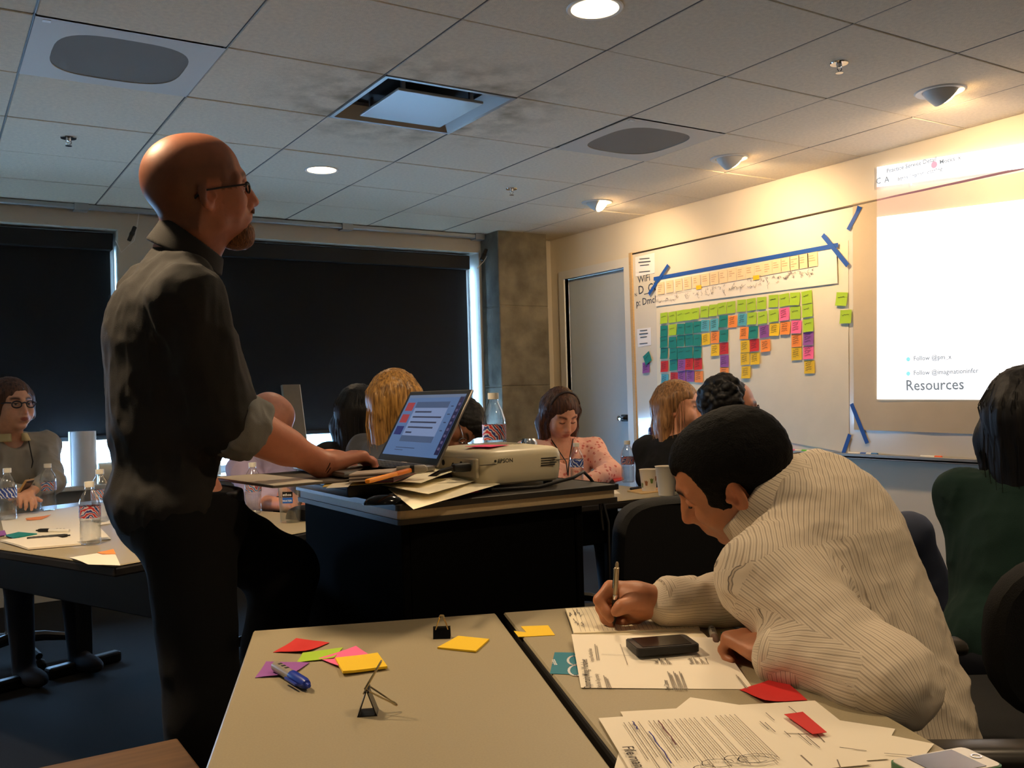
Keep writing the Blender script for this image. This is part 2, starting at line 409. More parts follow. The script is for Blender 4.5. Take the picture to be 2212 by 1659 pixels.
# window wall: piers, spandrels
W1, W2 = (-1.25, 1.07), (1.68, 3.73); WZ0, WZ1 = 0.70, 2.306
w = MB()
for a, b in ((XL, W1[0]), (W1[1], W2[0]), (W2[1], XW)): w.box((a, YW, 0), (b, YW+.24, 2.75))
for a, b in (W1, W2): w.box((a, YW, 0), (b, YW+.24, WZ0)).box((a, YW, WZ1), (b, YW+.24, 2.75))
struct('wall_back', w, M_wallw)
M_glass = glass('window_glass')
for i, (a, b) in enumerate((W1, W2)):
    f = MB()
    for x0, x1, z0, z1 in ((a, b, WZ0, WZ0+.05), (a, b, WZ1-.05, WZ1), (a, a+.045, WZ0, WZ1), (b-.045, b, WZ0, WZ1), ((a+b)/2-.02, (a+b)/2+.02, WZ0, WZ1)):
        f.box((x0, YW+.17, z0), (x1, YW+.22, z1))
    o = struct('window_%d' % (i+1), f, M_alu)
    for x0, x1 in ((a+.045, (a+b)/2-.02), ((a+b)/2+.02, b-.045)):
        MB().box((x0, YW+.192, WZ0+.05), (x1, YW+.198, WZ1-.05)).build('pane', M_glass, o)
    portal('daylight_portal', ((a+b)/2, YW+.23, (WZ0+WZ1)/2), b-a, WZ1-WZ0)
    o = struct('trim_%d' % (i+1), MB().rbox((a-.04, YW-.13, WZ0-.03), (b+.04, YW+.17, WZ0+.001), .006, 2), M_white)
# exterior: pale building across the street seen through the slit under the shades
M_ext = mat('far_facade', (150, 185, 190), 0.8); e0 = on_y(722, 950, 16.0)
eb = thing('office_building', 'pale building outside, seen below the window shade', 'building', T(e0.x, 16.0, -4))
MB().box((-.45, 0, 0), (2.2, 3, 5.05)).build('wall', M_ext, eb)
for k in range(3): MB().box((-.25+.8*k, -.03, 4.2), (.2+.8*k, .01, 4.75)).build('window', mat('far_window', (70, 110, 125), .3), eb)
# concrete column in the corner, built of three cast lifts
M_conc = mat('raw_concrete', (110, 103, 88), 0.9, noise=0.35, nscale=7, bump=0.7, bscale=40)
cx0, cx1, cy0 = 3.755, 4.2, 6.09
col = struct('trim_3', MB().box((cx0, cy0+.004, 0), (cx1, YW, ZC+.2)), M_conc)
for z0, z1 in ((0, .62), (.626, 1.24), (1.246, 1.86), (1.866, ZC+.05)):
    MB().rbox((cx0-.003, cy0, z0), (cx1+.003, YW-.002, z1), .006, 1).build('cast_lift', M_conc, col)
struct('baseboard_right', MB().box((XW-.012, YB, 0), (XW, DY0-.07, .1)), M_black)
# ---------------------------------------------------------------- suspended ceiling, tile by tile
ceil = struct('ceiling', MB().box((XL, YB, ZC+.06), (XW+.1, YW+.2, ZC+.2)), M_blackmat)
gr = MB()
i0, i1 = math.floor((XL-GX)/GS), math.floor((XW-GX)/GS); j0, j1 = math.floor((YB-GY)/GS), math.floor((YW-GY)/GS)
for i in range(i0+1, i1+1): gr.box((GX+GS*i-.010, YB, ZC+.004), (GX+GS*i+.010, YW, ZC+.012)).box((GX+GS*i-.0015, YB, ZC), (GX+GS*i+.0015, YW, ZC+.012))
for j in range(j0+1, j1+1): gr.box((XL, GY+GS*j-.008, ZC+.004), (XW, GY+GS*j+.008, ZC+.012))
gr.build('grid_runners', M_grid, ceil)
SPK = [(0, 1), (4, 1)]; DIF = [(2, 1)]
meshes = {}
rnd = random.Random(3)
for i in range(i0, i1+1):
    for j in range(j0, j1+1):
        if (i, j) in SPK+DIF: continue
        x0, x1 = max(XL, GX+GS*i)+.004, min(XW, GX+GS*i+GS)-.004; y0, y1 = max(YB, GY+GS*j)+.003, min(YW-.0, GY+GS*j+GS)-.003
        if j == j1: y1 = YW-.03
        if x1-x0 < .03 or y1-y0 < .03: continue
        k = (round(x1-x0, 3), round(y1-y0, 3))
        if k not in meshes:
            meshes[k] = MB().rbox((-k[0]/2, -k[1]/2, 0), (k[0]/2, k[1]/2, .018), .0025, 1).mesh('ceiling_tile', M_tile)
        o = link('ceiling_tile', meshes[k], ceil); o.location = ((x0+x1)/2, (y0+y1)/2, ZC+rnd.uniform(-.001, .0015))
        o.rotation_euler = (rnd.uniform(-.002, .002), rnd.uniform(-.002, .002), 0)
# metal channel and blind rail under the ceiling along the window wall
M_rail = mat('galvanised_rail', (165, 168, 170), 0.35, metal=0.7)
t4 = struct('trim_4', MB().rbox((XL, YW-.075, ZC-.035), (cx0, YW-.03, ZC-.004), .004, 1), M_rail)
for x in (-.4, .85, 1.35, 2.6, 3.7): MB().box((x-.04, YW-.085, ZC-.045), (x+.04, YW-.001, ZC-.0)).build('rail_bracket', M_rail, t4)
# ---------------------------------------------------------------- things in the ceiling
M_spk = mat('speaker_panel_paint', (200, 194, 182), 0.6); M_grille = mat('speaker_grille', (140, 133, 123), 0.8, bump=0.9, bscale=900)
def rrect(hx, hy, r, n=8, pw=2.6):
    return [(math.copysign(abs(math.cos(2*PI*k/(4*n)))**(2/pw), math.cos(2*PI*k/(4*n)))*hx, math.copysign(abs(math.sin(2*PI*k/(4*n)))**(2/pw), math.sin(2*PI*k/(4*n)))*hy) for k in range(4*n)]
for (i, j), lab in zip(SPK, ('grey ceiling speaker panel with dark oval grille above the bald standing man', 'grey ceiling speaker panel with oval grille near the tilted spotlights')):
    c = (GX+GS*(i+.5), GY+GS*(j+.5), ZC)
    t = thing('ceiling_speaker', lab, 'speaker', T(c), 'ceiling speakers')
    outer = [(-.302, -.302), (.302, -.302), (.302, .302), (-.302, .302)]; inner = rrect(.225, .225, .1, 10, 3.2)
    mb = MB(); n = len(inner)                       # panel with a recessed opening
    def edge(a):
        x, y = math.cos(a), math.sin(a); s = .302/max(abs(x), abs(y)); return (x*s, y*s)
    vs = [(*p, -.003) for p in inner]+[(*edge(math.atan2(p[1], p[0])), -.003) for p in inner]+[(*p, .012) for p in inner]
    mb.add(vs, [(k, (k+1) % n, n+(k+1) % n, n+k) for k in range(n)]+[(k, 2*n+k, 2*n+(k+1) % n, (k+1) % n) for k in range(n)])
    mb.box((-.302, -.302, .012), (.302, .302, .016)); mb.build('panel', M_spk, t)
    MB().prism(inner, .0, .011).build('grille', M_grille, t)
    MB().box((-.28, -.285, -.0045), (-.255, -.265, -.003)).build('badge', M_white, t)
M_dif = mat('diffuser_enamel', (150, 150, 146), 0.3, metal=0.2); M_dark = mat('dark_cavity', (18, 18, 18), 0.9)
for i, j in DIF:
    t = thing('air_diffuser', 'square ceiling air diffuser with a dropped flat plate and dark slot', 'vent', T(GX+GS*(i+.5), GY+GS*(j+.5), ZC))
    mb = MB(); o_, n_ = .302, .235
    def ring(a, b, za, zb):
        q = [(-1, -1), (1, -1), (1, 1), (-1, 1)]
        mb.add([(x*a, y*a, za) for x, y in q]+[(x*b, y*b, zb) for x, y in q], [(k, 4+k, 4+(k+1) % 4, (k+1) % 4) for k in range(4)])
    ring(.303, .285, -.004, -.004); ring(.285, .225, -.004, .045); ring(.303, .303, -.004, .02); ring(.225, .225, .045, .12)
    mb.build('frame', M_dif, t)
    MB().box((-.226, -.226, .1), (.226, .226, .11)).build('neck', M_dark, t)
    MB().rbox((-.2, -.2, -.012), (.2, .2, .0), .004, 2).build('plate', M_dif, t)
    for x, y in ((-.16, -.16), (.16, -.16), (.16, .16), (-.16, .16)): MB().box((x-.008, y-.008, -.001), (x+.008, y+.008, .1)).build('bracket', M_alu, t)
# dust smudges blown onto the tiles round the diffuser
nt = M_tile.node_tree; bs_ = nt.nodes['Principled BSDF']; src = bs_.inputs['Base Color'].links[0].from_socket
tc = nt.nodes.new('ShaderNodeTexCoord'); tc.object = t
ln = nt.nodes.new('ShaderNodeVectorMath'); ln.operation = 'LENGTH'; nt.links.new(tc.outputs['Object'], ln.inputs[0])
m1 = nt.nodes.new('ShaderNodeMapRange'); m1.inputs[1].default_value = .34; m1.inputs[2].default_value = .75; m1.inputs[3].default_value = 1; m1.inputs[4].default_value = 0; nt.links.new(ln.outputs['Value'], m1.inputs[0])
nz = nt.nodes.new('ShaderNodeTexNoise'); nz.inputs['Scale'].default_value = 7; nz.inputs['Detail'].default_value = 8; nt.links.new(tc.outputs['Object'], nz.inputs[0])
m2 = nt.nodes.new('ShaderNodeMapRange'); m2.inputs[1].default_value = .42; m2.inputs[2].default_value = .72; nt.links.new(nz.outputs[0], m2.inputs[0])
ml = nt.nodes.new('ShaderNodeMath'); ml.operation = 'MULTIPLY'; nt.links.new(m1.outputs[0], ml.inputs[0]); nt.links.new(m2.outputs[0], ml.inputs[1])
mx = nt.nodes.new('ShaderNodeMix'); mx.data_type = 'RGBA'; nt.links.new(ml.outputs[0], mx.inputs[0]); nt.links.new(src, mx.inputs[6]); mx.inputs[7].default_value = srgb(146, 132, 104); nt.links.new(mx.outputs[2], bs_.inputs['Base Color'])
def sprinkler(px, py, lab):
    c = on_z(px, py, ZC-.012); c.z = ZC
    t = thing('sprinkler_head', lab, 'sprinkler', T(c), 'fire sprinklers')
    MB().lathe([(.0, -.004), (.034, -.004), (.036, 0), (.0, 0.0)], 20, cap=False).build('escutcheon', M_chrome, t, True)
    mb = MB().lathe([(.012, -.004), (.010, -.016), (.006, -.018)], 12); mb.tube([(-.011, 0, -.014), (-.012, 0, -.025), (0, 0, -.036)], .0022, 6); mb.tube([(.011, 0, -.014), (.012, 0, -.025), (0, 0, -.036)], .0022, 6)
    mb.build('frame', M_chrome, t, True)
    mb = MB().lathe([(.004, -.036), (.015, -.037), (.015, -.039), (.0, -.039)], 12, cap=False); mb.build('deflector', M_chrome, t, True)
sprinkler(148, 303, 'chrome sprinkler head on the tile next to the bald man')
sprinkler(1813, 143, 'chrome sprinkler head on the tile nearest a glaring tilted spotlight')
sprinkler(1105, 412, 'small chrome sprinkler head above the window wall')
M_bulb = mat('lamp_glow_warm', (255, 240, 210), 0.5, emit=(255, 226, 180), estr=14)
M_bulb2 = mat('spot_glow_warm', (255, 230, 190), 0.5, emit=(255, 205, 140), estr=60)
def downlight(x, y, lab, power, name='downlight', group='round recessed downlights', ang=125):
    t = thing(name, lab, 'downlight', T(x, y, ZC), group)
    MB().lathe([(.077, .003), (.079, -.003), (.09, -.005), (.094, -.001), (.094, .002)], 40, cap=False).build('trim_ring', M_white, t, True)
    MB().lathe([(.0, -.0015), (.077, -.0015), (.077, .003)], 40, cap=False).build('lens', M_bulb, t)
    s = spot('downlight_lamp', (x, y, ZC-.03), (x, y, 0), power, ang, 0.5, size=.07)
    return t
DLP = 58
a = on_z(1285, 18, ZC); downlight(a.x, a.y, 'large bright round downlight at the head of the room, over the tables', DLP)
b = on_z(695, 367, ZC); downlight(b.x, b.y, 'bright round downlight between the standing man and the windows', DLP*.28)
def gimbal(px, py, lab, aim, power, face=None):
    c = on_z(px, py, ZC)
    t = thing('tilted_spotlight', lab, 'spotlight', T(c.x, c.y, ZC), 'tilted spotlights aimed at the whiteboard')
    MB().lathe([(.07, .002), (.074, -.004), (.098, -.006), (.104, -.001), (.104, .002)], 36, cap=False).build('trim_ring', M_white, t, True)
    sx = (Vector(aim)-Vector((c.x, c.y, ZC))).normalized(); ax = Vector(face).normalized() if face else sx; q = ax.to_track_quat('Z', 'Y').to_matrix().to_4x4()
    B = T(0, 0, .016) @ q
    MB().lathe([(.0, -.075), (.045, -.065), (.066, -.03), (.07, .0), (.066, .045), (.06, .05), (.058, .046), (.056, .02)], 28, B, cap=False).build('drum', M_white, t, True)
    MB().lathe([(.057, .02), (.055, .04), (.045, .056), (.025, .066), (.0, .069)], 28, B, cap=False).build('bulb', M_bulb2, t, True)
    spot('spotlight_lamp', Vector((c.x, c.y, ZC-.0))+ax*.105, aim, power, 165, 0.9, col=(1, .68, .36), size=.04)
gimbal(2030, 197, 'tilted ceiling spotlight glaring strongly, nearest the projected picture', (XW, 2.9, 1.5), 38, (.72, -.25, -.62))
gimbal(1575, 342, 'tilted ceiling spotlight with its grey drum turned to the wall, middle one of three', (XW, 4.1, 1.5), 42, (.74, -.1, -.66))
gimbal(1290, 437, 'tilted ceiling spotlight with bare bright bulb, nearest the door', (XW, 5.4, 1.5), 24, (.35, -.72, -.62))
# the same downlights go on over the part of the room behind the photographer
for k, (x, y, p) in enumerate(((.02, 2.5, 2.5), (1.5, .55, .8), (-1.9, 3.6, .7), (0.4, -1.2, .8), (3.2, -.6, .8))):
    downlight(x, y, ('round downlight in the ceiling behind the standing man', 'round downlight above the writing man\'s table', 'round downlight towards the left wall', 'round downlight behind the photographer', 'round downlight in the far rear corner')[k], DLP*p)
# ================================================================ roller shades
M_shade = mat('blackout_fabric', (13, 13, 14), 0.85, noise=0.15, nscale=25, bump=0.15, bscale=300)
M_shadebar = mat('shade_fascia', (9, 9, 10), 0.6)
def shade(x0, x1, zb, lab):
    t = thing('roller_shade', lab, 'window shade', T((x0+x1)/2, YW+.12, WZ1), 'black roller shades'); W = (x1-x0)/2
    rr_ = random.Random(int(x0*100)); ph = rr_.uniform(0, 6)
    mb = MB(); mb.sheet(lambda u, v: ((u-.5)*2*W, .012*math.sin(u*5+ph)*v+.004*math.sin(u*17+ph), -.03-(WZ1-.03-zb)*v), 30, 8, .001); mb.build('cloth', M_shade, t, True)
    MB().rbox((-W-.01, -.05, -.125), (W+.01, .045, -.016), .008, 2).build('fascia', M_shadebar, t)
    MB().rbox((-W, -.008, zb-WZ1-.02), (W, .014, zb-WZ1+.012), .005, 2).build('bottom_bar', M_shadebar, t)
    mb = MB()
    mb.tube([(W+.012, -.02, -.1), (W+.014, -.03, -.5), (W+.012, -.03, -.9), (W+.014, -.03, -1.1)], .0015, 5); mb.build('bead_chain', M_white, t)
shade(-1.2, 1.04, .985, 'black roller shade on the window behind the woman with glasses')
shade(1.71, 3.68, .955, 'wide black roller shade on the window next to the concrete column')
# cables with inline switches hanging from the rail
for px, py, q, lab in ((285, 505, ((300, 462), (296, 488), (290, 520), (262, 545), (250, 520)), 'black inline cable connector on a white wire by the shade of the left window'), (1045, 550, ((1062, 520), (1060, 540), (1045, 565), (1030, 580)), 'black inline cable connector hanging in front of the concrete column')):
    pts = [on_y(x, y, YW-.09) for x, y in q]; c = on_y(px, py, YW-.09)
    t = thing('cable_connector', lab, 'cable', T(c), None)
    MB().tube([p-c for p in pts], .003, 6).build('wire', M_white, t, True)
    dv = (on_y(px+6, py-14, YW-.09)-on_y(px-6, py+14, YW-.09)).normalized(); fr = dv.to_track_quat('Z', 'Y').to_matrix().to_4x4()
    MB().rbox((-.014, -.012, -.05), (.014, .012, .05), .005, 2, fr).rbox((-.016, -.014, -.012), (.016, .014, .012), .004, 1, fr).build('body', M_black, t)

# ================================================================ whiteboard wall
def wall_frame(p, off=0.0, roll=0.0):
    """local x runs to the right on the wall (towards -Y), y up, z out of the wall"""
    return frame((0, -1, 0), (0, 0, 1), (-1, 0, 0), (XW-off, p.y, p.z)) @ Matrix.Rotation(roll, 4, 'Z')
def wl(px, py, o):
    p = on_x(px, py, XW); return (-(p.y-o.y), p.z-o.z)
BY0, BY1, BZ0, BZ1 = 1.25, 5.285, .80, 2.182
M_board = mat('whiteboard_enamel', (226, 220, 206), 0.16, coat=0.4, noise=0.015, nscale=2)
M_tan = mat('tan_oak_strip', (196, 164, 118), 0.5, noise=0.1, nscale=20, stretch=(1, 1, 8))
wb = thing('whiteboard', 'wall-wide white marker board with a thin dark top rail and marker tray', 'whiteboard', T(XW, (BY0+BY1)/2, BZ0))
def wbpart(name, mb, m, **k):
    o = mb.build(name, m, wb, **k); o.matrix_parent_inverse = wb.matrix_world.inverted(); return o
wbpart('board', MB().box((XW-.012, BY0, BZ0), (XW-.001, BY1, BZ1)), M_board)
wbpart('top_rail', MB().rbox((XW-.017, BY0, BZ1-.005), (XW-.001, BY1, BZ1+.006), .002, 1), mat('rail_bronze', (70, 60, 50), 0.4, metal=.4))
wbpart('side_strip', MB().rbox((XW-.022, BY1, BZ0-.1), (XW-.001, BY1+.035, BZ1+.012), .003, 1), M_tan)
wbpart('tray', MB().rbox((XW-.055, BY0, BZ0-.028), (XW-.001, BY1, BZ0-.008), .006, 2).rbox((XW-.055, BY0, BZ0-.028), (XW-.049, BY1, BZ0+.002), .002, 1), mat('tray_aluminium', (150, 146, 138), 0.4, metal=.5))
wbpart('tray_post', MB().box((XW-.05, BY1-.03, .3), (XW-.02, BY1-.01, BZ0-.028)), M_alu)
M_ink = mat('marker_ink', (70, 80, 95), 0.5); M_inkd = mat('black_ink', (35, 33, 34), 0.6)
def stroke(mb, pts, w, z=.0006):
    """flat pen stroke along 2-D points"""
    for a, b in zip(pts[:-1], pts[1:]):
        dx, dy = b[0]-a[0], b[1]-a[1]; l = math.hypot(dx, dy) or 1; nx, ny = -dy/l*w/2, dx/l*w/2; ex, ey = dx/l*w*.3, dy/l*w*.3
        mb.add([(a[0]+nx-ex, a[1]+ny-ey, z), (a[0]-nx-ex, a[1]-ny-ey, z), (b[0]-nx+ex, b[1]-ny+ey, z), (b[0]+nx+ex, b[1]+ny+ey, z)], [(0, 1, 2, 3)])
# handwriting on the board next to the door: wifi name and password
for txt, px, py, s in (('WiFi', 1381, 612, .07), ('D_GU', 1382, 636, .085), ('N', 1374, 641, .035), ('p: DmcKt', 1377, 662, .07)):
    p = on_x(px, py, XW); o = lettering(txt, s, M_ink, wb, None); o.matrix_parent_inverse = wb.matrix_world.inverted()
    o.matrix_basis = wall_frame(p, .0128, .04)
# ---------------------------------------------------------------- big sheets taped over the board
M_paper1 = mat('white_roll_paper', (232, 222, 198), 0.7, noise=.03, nscale=6, bump=0.5, bscale=9)
M_paper2 = mat('kraft_grey_paper', (206, 188, 158), 0.75, noise=.04, nscale=6, bump=0.6, bscale=9)
M_print = mat('printed_paper', (240, 232, 218), 0.7)
def wall_sheet(name, lab, pix, m, off, cat='paper', amp=.003, nu=16, nv=10, group=None):
    P = [on_x(x, y, XW) for x, y in pix]                     # TL TR BR BL
    c = sum(P, Vector())/4; M = wall_frame(c, off); q = [(-(p.y-c.y), p.z-c.z) for p in P]
    t = thing(name, lab, cat, M, group); rr_ = random.Random(len(lab)); a, b_, c_ = [rr_.uniform(0, 6) for _ in range(3)]
    def fn(u, v):
        x = (q[0][0]*(1-u)+q[1][0]*u)*(1-v)+(q[3][0]*(1-u)+q[2][0]*u)*v; y = (q[0][1]*(1-u)+q[1][1]*u)*(1-v)+(q[3][1]*(1-u)+q[2][1]*u)*v
        return (x, y, amp*(math.sin(x*7+a)*math.sin(y*9+b_)+.5*math.sin(x*19+y*23+c_)+1.5)*(.3+.7*v))
    MB().sheet(lambda u, v: fn(u, 1-v), nu, nv, .0006).build('sheet', m, t, True)
    return t, c
s1, s1c = wall_sheet('roll_paper_sheet', 'long off-white paper sheet taped under the rows of sticky notes', ((1421, 628), (1836, 520), (1838, 978), (1424, 905)), M_paper1, .0135, amp=.0018)
s2, s2c = wall_sheet('roll_paper_sheet', 'greyish-tan paper sheet hanging under the projected picture', ((1846, 440), (2330, 350), (2330, 945), (1849, 928)), M_paper2, .0145, amp=.0022)
st, stc = wall_sheet('storyboard_strip', 'printed storyboard strip with pale orange squares and sketches under blue tape', ((1422, 603), (1812, 529), (1815, 612), (1422, 662)), M_print, .022, amp=.001)
M_peach = mat('pale_orange_print', (244, 214, 170), .7); M_grey = mat('grey_print', (150, 142, 134), .7); M_yel = mat('yellow_note', (238, 196, 30), .6)
M_peach2 = mat('orange_print_text', (206, 170, 130), .7)
zS = .0056
n = 20
for k in range(n):                                            # the row of pale squares under the tape
    u = (k+.5)/n; x0, y0 = 1424+u*386, 606-u*73
    if k > 17: continue
    c_ = wl(x0, y0+19, stc); w_ = .036
    MB().box((c_[0]-w_, c_[1]-.042, zS-.0004), (c_[0]+w_, c_[1]+.042, zS)).build('printed_square', M_peach, st)
    mb = MB(); rr_ = random.Random(k)
    for r_ in range(3 if k % 3 else 4):
        a = rr_.uniform(.3, .85); stroke(mb, [(c_[0]-w_*.7, c_[1]+.022-r_*.014), (c_[0]-w_*.7+w_*1.5*a, c_[1]+.022-r_*.014)], .006, zS+.0004)
    mb.build('print_lines', M_peach2, st)
rr_ = random.Random(11); mb = MB()
for k in range(18):                                           # pencil sketches in the lower half
    u = (k+.4)/20; x0, y0 = 1424+u*386, 606-u*73+48-u*6
    for r_ in range(5):
        c_ = wl(x0+rr_.uniform(-7, 7), y0+rr_.uniform(-7, 7), stc); pts = [c_]
        for _ in range(4): pts.append((pts[-1][0]+rr_.uniform(-.014, .014), pts[-1][1]+rr_.uniform(-.014, .014)))
        stroke(mb, pts, .0022 if k > 4 else .0016, zS+.0004)
for x0, y0, x1, y1 in ((1424, 641, 1500, 628), (1424, 652, 1466, 647)): stroke(mb, [wl(x0, y0, stc), wl(x1, y1, stc)], .002, zS+.0004)
tag(mb.build('pencil_sketch', M_grey, st), kind='stuff')
for x0, y0 in ((1516, 621), (1640, 600)):
    c_ = wl(x0, y0, stc); MB().box((c_[0]-.025, c_[1]-.014, zS), (c_[0]+.025, c_[1]+.014, zS+.0006)).build('yellow_flag', M_yel, st)
# two printed house-rules sheets beside the door
for pix, lab in ((((1375, 556), (1417, 546), (1418, 590), (1376, 598)), 'white printed notice above the handwriting on the whiteboard'), (((1379, 711), (1409, 707), (1410, 745), (1381, 750)), 'white printed notice halfway down the whiteboard near the door')):
    t, c = wall_sheet('printed_notice', lab, pix, mat('white_paper', (238, 238, 240), .7), .0135, amp=.0006, nu=4, nv=4)
    mb = MB(); x0, y0 = (pix[0][0]+pix[1][0])/2, (pix[0][1]+pix[2][1])/2
    for k, (w_, th) in enumerate(((.5, .006), (.6, .008), (.45, .006), (0, 0), (.55, .006))):
        hw = (pix[1][0]-pix[0][0])/2*w_; yy = y0-14+k*7; stroke(mb, [wl(x0-hw, yy+hw*.1, c), wl(x0+hw, yy-hw*.1, c)], th, .003)
    mb.build('print_lines', M_ink, t)
# ---------------------------------------------------------------- blue painter's tape
M_tape = mat('blue_masking_tape', (30, 82, 168), .55, noise=.06, nscale=60)
for (a, b, w_), off, lab in (((( 1418, 603), (1817, 530), .026), .026, 'long blue tape strip along the top of the storyboard'),
    (((1450, 573), (1408, 636), .026), .0285, 'short slanted blue tape crossing the door-side end of the long strip'),
    (((1784, 508), (1838, 574), .027), .0285, 'slanted blue tape crossing the projector-side end of the long strip'),
    (((1864, 447), (1837, 497), .024), .0205, 'loose blue tape piece under the board\'s top rail'),
    (((1844, 872), (1878, 957), .025), .0195, 'longer slanted blue tape below the projected picture'),
    (((1841, 938), (1825, 984), .024), .0215, 'short blue tape piece reaching down to the marker tray')):
    A, B = on_x(*a, XW), on_x(*b, XW); c = (A+B)/2; L = (A-B).length/2; ang = math.atan2(B.z-A.z, -(B.y-A.y))
    if 'loose' in lab:
        mb = MB().sheet(lambda u, v: ((u-.5)*2*L, (v-.5)*w_, .012*max(0, (.25-u))*4*(1-v)), 10, 3, .0006)
    else: mb = MB().box((-L, -w_/2, -.0006), (L, w_/2, .0))
    tag(mb.build('masking_tape', M_tape, None, M=wall_frame(c, off, ang)), lab, 'tape', 'blue tape on the wall')
# ---------------------------------------------------------------- sticky notes
NOTE = dict(green=(164, 200, 48), teal=(22, 128, 122), sky=(86, 170, 190), orange=(250, 146, 62), yellow=(238, 196, 30), red=(204, 40, 38), purple=(146, 82, 160), pink=(246, 106, 156))
NM = {k: mat('note_'+k, v, .65) for k, v in NOTE.items()}
CW = dict(green='lime green', teal='teal', sky='sky blue', orange='orange', yellow='yellow', red='red', purple='purple', pink='pink')
NS = .076
def note_mesh(col, curl=.007):
    return MB().sheet(lambda u, v: ((u-.5)*NS, (v-.5)*NS, .0008+curl*(1-v)**2.2*(.7+.3*math.sin(u*3))), 3, 4, .0004).mesh('sticky_note', NM[col], True)
NME = {k: [note_mesh(k, c) for c in (.004, .009)] for k in NOTE}
def writing_mesh(seed, kind):
    r_ = random.Random(seed); mb = MB(); n = {'one': 1, 'few': 4}[kind]
    for k in range(n):
        y = .008 if n == 1 else .022-k*.013; x = -.024; w_ = r_.uniform(.04, .05); pts = []
        m_ = 12
        for i in range(m_): pts.append((x+w_*i/m_, y+r_.uniform(-.0035, .0035)+.006*i/m_))
        stroke(mb, pts, .0022, .0042+.0012*k)
    return mb.mesh('handwriting', M_inkd)
WME = {'one': [writing_mesh(s, 'one') for s in range(3)], 'few': [writing_mesh(s+9, 'few') for s in range(4)]}
nrnd = random.Random(5)
def note(p, col, label, group, off=.019, roll=None, write='few', name='sticky_note'):
    o = link(name, nrnd.choice(NME[col]), None, wall_frame(p, off, nrnd.uniform(-.07, .05) if roll is None else roll)); tag(o, label, 'sticky note', group)
    link('handwriting', nrnd.choice(WME[write]), o)
    return o
G = 'green'; TL = 'teal'; SK = 'sky'; OR = 'orange'; YE = 'yellow'; RE = 'red'; PU = 'purple'; PK = 'pink'
rows = [
 [(163,745,G),(248,735,G),(330,722,G),(407,712,G),(483,700,G),(577,680,G),(668,665,G),(757,647,G),(850,635,G),(957,618,G),(1057,606,G),(1162,592,G),(1283,570,G),(1393,560,G),(1502,548,G),(1625,532,G)],
 [(163,878,TL),(250,865,G),(335,858,TL),(420,848,TL),(505,837,TL),(585,822,SK),(680,812,SK),(772,778,TL),(865,780,OR),(965,760,SK),(1065,748,G),(1172,740,G),(1285,720,G),(1395,705,PK),(1508,690,G),(1632,668,G)],
 [(162,990,TL),(250,995,TL),(335,978,TL),(420,970,TL),(505,970,TL),(592,960,YE),(685,943,OR),(777,925,TL),(985,898,OR),(1077,890,TL),(1188,882,PU),(1295,862,YE),(1405,848,OR),(1518,835,PK),(1640,818,G)],
 [(165,1105,TL),(260,1110,TL),(340,1105,TL),(415,1098,TL),(505,1093,TL),(688,1072,YE),(778,1055,RE),(993,1035,YE),(1090,1022,RE),(1203,1027,OR),(1520,975,OR),(1642,955,PU)],
 [(168,1240,RE),(260,1225,TL),(345,1225,PU),(422,1215,RE),(512,1215,RE),(782,1185,PU),(993,1162,YE),(1097,1158,YE),(1520,1110,YE),(1642,1098,PK)],
 [(172,1375,SK),(267,1357,RE),(345,1343,PU),(432,1338,PU),(520,1345,OR),(780,1310,OR),(1003,1300,YE),(1652,1245,YE)],
 [(178,1505,SK),(790,1385,YE)]]
ORD = 'first second third fourth fifth sixth seventh eighth ninth tenth eleventh twelfth thirteenth fourteenth fifteenth sixteenth'.split()
ROWN = ('top', 'second', 'third', 'fourth', 'fifth', 'sixth', 'seventh')
for r_, row in enumerate(rows):
    for k_, (x, y, c) in enumerate(row):
        p = on_x(1400+x/4.739, 530+y/4.739, XW-.02)
        note(p, c, '%s sticky note, %s from the door in the %s row on the wall' % (CW[c], ORD[k_], ROWN[r_]), '%s notes in the %s row' % (CW[c], ROWN[r_]), write='one' if c in (G, TL) else 'few')
note(on_x(1818, 646, XW-.02), G, 'lime green sticky note stuck apart from the rows, the upper of a pair', 'stray green notes', roll=-.12, write='one')
note(on_x(1827, 684, XW-.02), G, 'lime green sticky note stuck apart on the paper edge, the lower of a pair', 'stray green notes', write='one')
note(on_x(1396, 794, XW-.014), PU, 'purple sticky note under the crooked teal one near the door', None, off=.0135)
note(on_x(1400, 774, XW-.014), TL, 'teal sticky note hanging crooked on the bare whiteboard near the door', None, off=.018, roll=.5, write='one')
# ---------------------------------------------------------------- projected picture: projector light put into wall panels that glow themselves
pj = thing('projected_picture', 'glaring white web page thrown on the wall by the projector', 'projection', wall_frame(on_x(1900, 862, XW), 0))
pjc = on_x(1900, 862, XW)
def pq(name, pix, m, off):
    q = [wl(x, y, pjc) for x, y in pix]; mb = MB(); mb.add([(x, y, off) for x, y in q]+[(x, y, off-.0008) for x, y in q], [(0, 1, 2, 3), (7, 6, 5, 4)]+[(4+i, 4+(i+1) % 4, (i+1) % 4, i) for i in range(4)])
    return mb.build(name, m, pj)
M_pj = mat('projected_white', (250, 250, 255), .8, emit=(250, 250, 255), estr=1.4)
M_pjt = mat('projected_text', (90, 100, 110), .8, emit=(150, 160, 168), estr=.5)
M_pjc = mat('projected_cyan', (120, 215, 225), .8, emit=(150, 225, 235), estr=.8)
M_pjr = mat('projected_pink', (230, 120, 150), .8, emit=(240, 170, 190), estr=.8)
